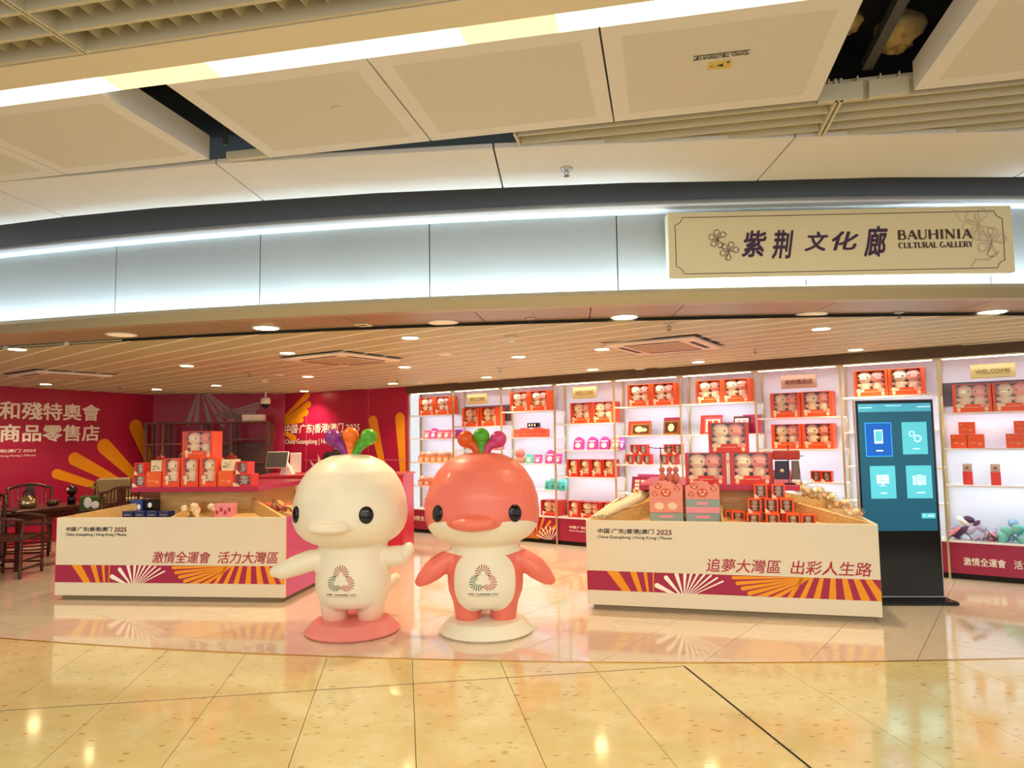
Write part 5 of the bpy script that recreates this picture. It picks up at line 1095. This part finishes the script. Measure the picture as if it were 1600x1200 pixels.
t = MB(); t.ell((0, .02, 1.6), (.098, .105, .1), 18, 12); t.ell((0, .06, 1.5), (.09, .06, .1), 14, 9); part('hair', t, mat('black_hair', '120E0C', .5), pr)
t = MB()
for q_ in (-1, 1): t.ell((q_*.032, -.098, 1.565), (.011, .006, .007), 8, 6, 1)
t.ell((0, -.112, 1.54), (.012, .016, .02), 8, 6, 0); t.ell((0, -.098, 1.505), (.022, .006, .007), 8, 6, 2); [t.ell((q_*.088, 0, 1.545), (.012, .02, .03), 8, 6, 0) for q_ in (-1, 1)]
part('face', t, [SK, M_EYE, mat('lips', 'A85A50', .5)], pr)
t = MB()
for q_ in (-1, 1):
    for k in range(4): x = q_*.13+(k-1.5)*.018; t.tube([(x, -.31, 1.12), (x, -.35, 1.125), (x, -.38, 1.115)], [.009, .008, .006], 6)
    t.tube([(q_*.13-q_*.03, -.29, 1.12), (q_*.13-q_*.05, -.33, 1.115)], [.009, .007], 6)
part('fingers', t, SK, pr)
# dark wooden rack in the recess
rk = thing('wooden_rack', 'dark wooden open shelf rack against the maroon recess wall', 'shelf', (-6.62, 12.95, 0), R(4.5)); W_ = 2.15
t = None
for x in (0, .3, .98, 1.5, W_): part('upright', MB().box(x-.025, x+.025, 0, .05, 0, 1.95).box(x-.025, x+.025, .3, .35, 0, 1.95), M_WOODM, rk)
for z, x0, x1 in ((1.93, 0, W_), (1.55, 0, 1.5), (1.2, 0, W_), (.8, 0, W_), (.4, 0, W_), (.08, 0, W_), (1.62, 1.5, W_)): part('shelf_board', MB().box(x0, x1, 0, .35, z-.015, z+.015), M_WOODM, rk)
part('back_panel', MB().box(.98, W_, .34, .35, .1, 1.55), M_WOODM, rk)
o = thing('white_carton', 'long white carton lying on top of the wooden rack', 'box', (-4.95, 13.12, 1.95), R(4.5)); part('carton', MB().cbox(0, .38, 0, .2, 0, .12, .004), M_WHITE, o); part('tape', MB().box(.16, .2, -.001, .2, .0, .121), M_CREAMB, o)

# ================================================================== TEA CORNER
def armchair():
    o = thing('wooden_armchair', 'x', 'chair'); m = M_WOODD
    for x, y, h in ((-.27, -.22, .68), (.27, -.22, .68), (-.27, .22, .95), (.27, .22, .95)): part('leg', MB().tube([(x, y, 0), (x, y, h*.5), (x*.98, y*1.02, h)], .02, 8), m, o)
    part('seat', MB().cbox(-.31, .31, -.26, .26, .44, .48, .008), m, o)
    part('crest_rail', MB().tube([(-.29, .22, .93), (-.2, .24, .96), (-.1, .25, .99), (0, .26, 1.0), (.1, .25, .99), (.2, .24, .96), (.29, .22, .93)], .02, 8), m, o)
    part('back_splat', MB().box(-.06, .06, .235, .25, .48, .98), m, o)
    for x in (-.2, -.15, -.1, .1, .15, .2): part('spindle', MB().tube([(x, .23, .48), (x, .245, .965)], .008, 6), m, o)
    for q_ in (-1, 1): part('armrest', MB().tube([(q_*.27, .22, .72), (q_*.29, 0, .71), (q_*.27, -.24, .68)], .017, 8), m, o)
    for z in (.1, .2): part('stretcher', MB().tube([(-.27, -.22, z), (.27, -.22, z)], .012, 6).tube([(-.27, .22, z), (.27, .22, z)], .012, 6).tube([(-.27, -.22, z+.03), (-.27, .22, z+.03)], .012, 6).tube([(.27, -.22, z+.03), (.27, .22, z+.03)], .012, 6), m, o)
    return o
ch = armchair(); ch.location = (-6.95, 10.35, 0); ch.rotation_euler = (0, 0, R(30)); ch['label'] = 'dark wooden armchair behind the tea table, facing the camera, left one'
dup(ch, (-6.3, 11.3, 0), R(20), 'dark wooden armchair behind the tea table with grey cloth over its back')
dup(ch, (-5.35, 9.55, 0), R(246), 'dark wooden armchair seen from behind, between tea table and left counter')
dup(ch, (-6.05, 8.75, 0), R(100), 'dark wooden armchair at the left edge of the photo, nearest the camera')
tb = thing('tea_table', 'long dark wooden tea table by the left wall', 'table', (-6.05, 10.0, 0), R(66))
t = MB(); t.cbox(-1.0, 1.0, -.33, .33, .71, .75, .006); part('tabletop', t, M_WOODD, tb)
part('apron', MB().box(-.94, .94, -.28, -.26, .62, .71).box(-.94, .94, .26, .28, .62, .71), M_WOODD, tb)
for x in (-.92, .92):
    for y in (-.27, .27): part('leg', MB().box(x-.03, x+.03, y-.03, y+.03, 0, .71), M_WOODD, tb)
def tq(x, y): a = R(66); return (-6.05+x*math.cos(a)-y*math.sin(a), 10.0+x*math.sin(a)+y*math.cos(a), .75)
o = thing('teapot', 'shiny steel kettle on the tea table', 'kettle', tq(-.62, .05)); t = MB(); t.lathe([(.07, 0), (.1, .02), (.105, .07), (.08, .13), (.03, .155)], n=20); part('kettle_body', t, mat('kettle_steel', 'C8B890', .15, .9), o)
part('kettle_handle', MB().tube([(-.08, 0, .12), (-.06, 0, .2), (0, 0, .23), (.06, 0, .2), (.08, 0, .12)], .008, 8), M_EYE, o); part('spout', MB().tube([(-.09, 0, .06), (-.15, 0, .12)], [.016, .01], 8), mat('kettle_steel', 'C8B890', .15, .9), o); part('lid_knob', MB().ell((0, 0, .165), (.014, .014, .014)), M_EYE, o)
for xy, la in (((-.35, .0), 'left'), ((-.22, .12), 'right')):
    o = thing('clay_teapot', 'small dark clay teapot on the tea table, %s of two' % la, 'teapot', tq(*xy), 0, 'clay teapots'); part('pot_body', MB().lathe([(.03, 0), (.055, .03), (.045, .06), (.02, .075)], n=16), mat('clay_dark', '3A2416', .4), o); part('spout', MB().tube([(.04, 0, .03), (.08, 0, .06)], [.009, .006], 6), mat('clay_dark', '3A2416', .4), o); part('pot_handle', MB().tube([(-.045, 0, .05), (-.075, 0, .04), (-.05, 0, .02)], .005, 6), mat('clay_dark', '3A2416', .4), o)
o = thing('tea_canister', 'round-topped dark ornament with pale disc on the tea table', 'ornament', tq(-.1, -.05)); part('stand', MB().lathe([(.05, 0), (.05, .1), (.03, .12)], n=16), M_EYE, o); part('ball', MB().ell((0, 0, .19), (.065, .065, .075)), mat('ornament_red', '2A0C0A', .25), o); part('disc', MB().ell((-.02, -.06, .21), (.02, .006, .02)), M_PRW, o)
o = thing('green_bag', 'olive green tote bag with white panda patch hung on a chair', 'bag', (-5.55, 9.5, .55), R(10)); part('bag_body', MB().cbox(-.15, .15, 0, .08, 0, .34, .02), mat('olive_cloth', '4A5A2A', .8), o); part('patch', MB().ell((-.04, -.005, .25), (.05, .01, .07)).ell((.05, -.005, .22), (.05, .01, .05)), M_WHITE, o)
part('bag_handle', MB().tube([(-.08, .04, .33), (-.06, .04, .45), (.06, .04, .45), (.08, .04, .33)], .008, 6), mat('olive_cloth', '4A5A2A', .8), o)
t = MB(); t.cbox(-.24, .24, -.05, .06, -.38, .03, .03); t.v = [(a+.015*math.sin(c*30), b+.02*math.sin(a*40), c) for a, b, c in t.v]
o = solo('draped_cloth', t, mat('taupe_cloth', '9A8460', .9, noise=.3, nscale=14), 'taupe cloth draped over the back of a wooden armchair', 'cloth', (-6.38, 11.52, 1.0), R(20))
sd = thing('side_cabinet', 'dark wooden side cabinet with black speaker box beyond the tea table', 'cabinet', (-5.95, 11.5, 0), R(20)); part('cabinet_body', MB().cbox(0, .9, 0, .4, 0, .85, .006), M_WOODM, sd)
for x in (.02, .46): part('door', MB().box(x, x+.42, -.012, 0, .05, .8), M_WOODM, sd)
o = thing('radio_box', 'black radio box with wooden frame on the side cabinet', 'radio', (-5.85, 11.55, .85), R(20)); part('case', MB().cbox(0, .5, 0, .22, 0, .17, .006), M_WOODL, o); part('speaker_face', MB().box(.03, .47, -.003, 0, .03, .14), M_EYE, o); part('dials', MB().ell((.15, -.006, .085), (.03, .006, .03)).ell((.25, -.006, .085), (.03, .006, .03)).ell((.35, -.006, .085), (.03, .006, .03)), M_KSIL, o)
o = thing('paper_stack', 'stack of loose pale papers on the far end of the tea table', 'papers', tq(.75, -.1), R(30))
for k in range(4): part('sheet', MB().box(-.15, .15, -.1, .1, k*.006, k*.006+.004), M_CREAMB, o, (0, 0, 0), k*.12)
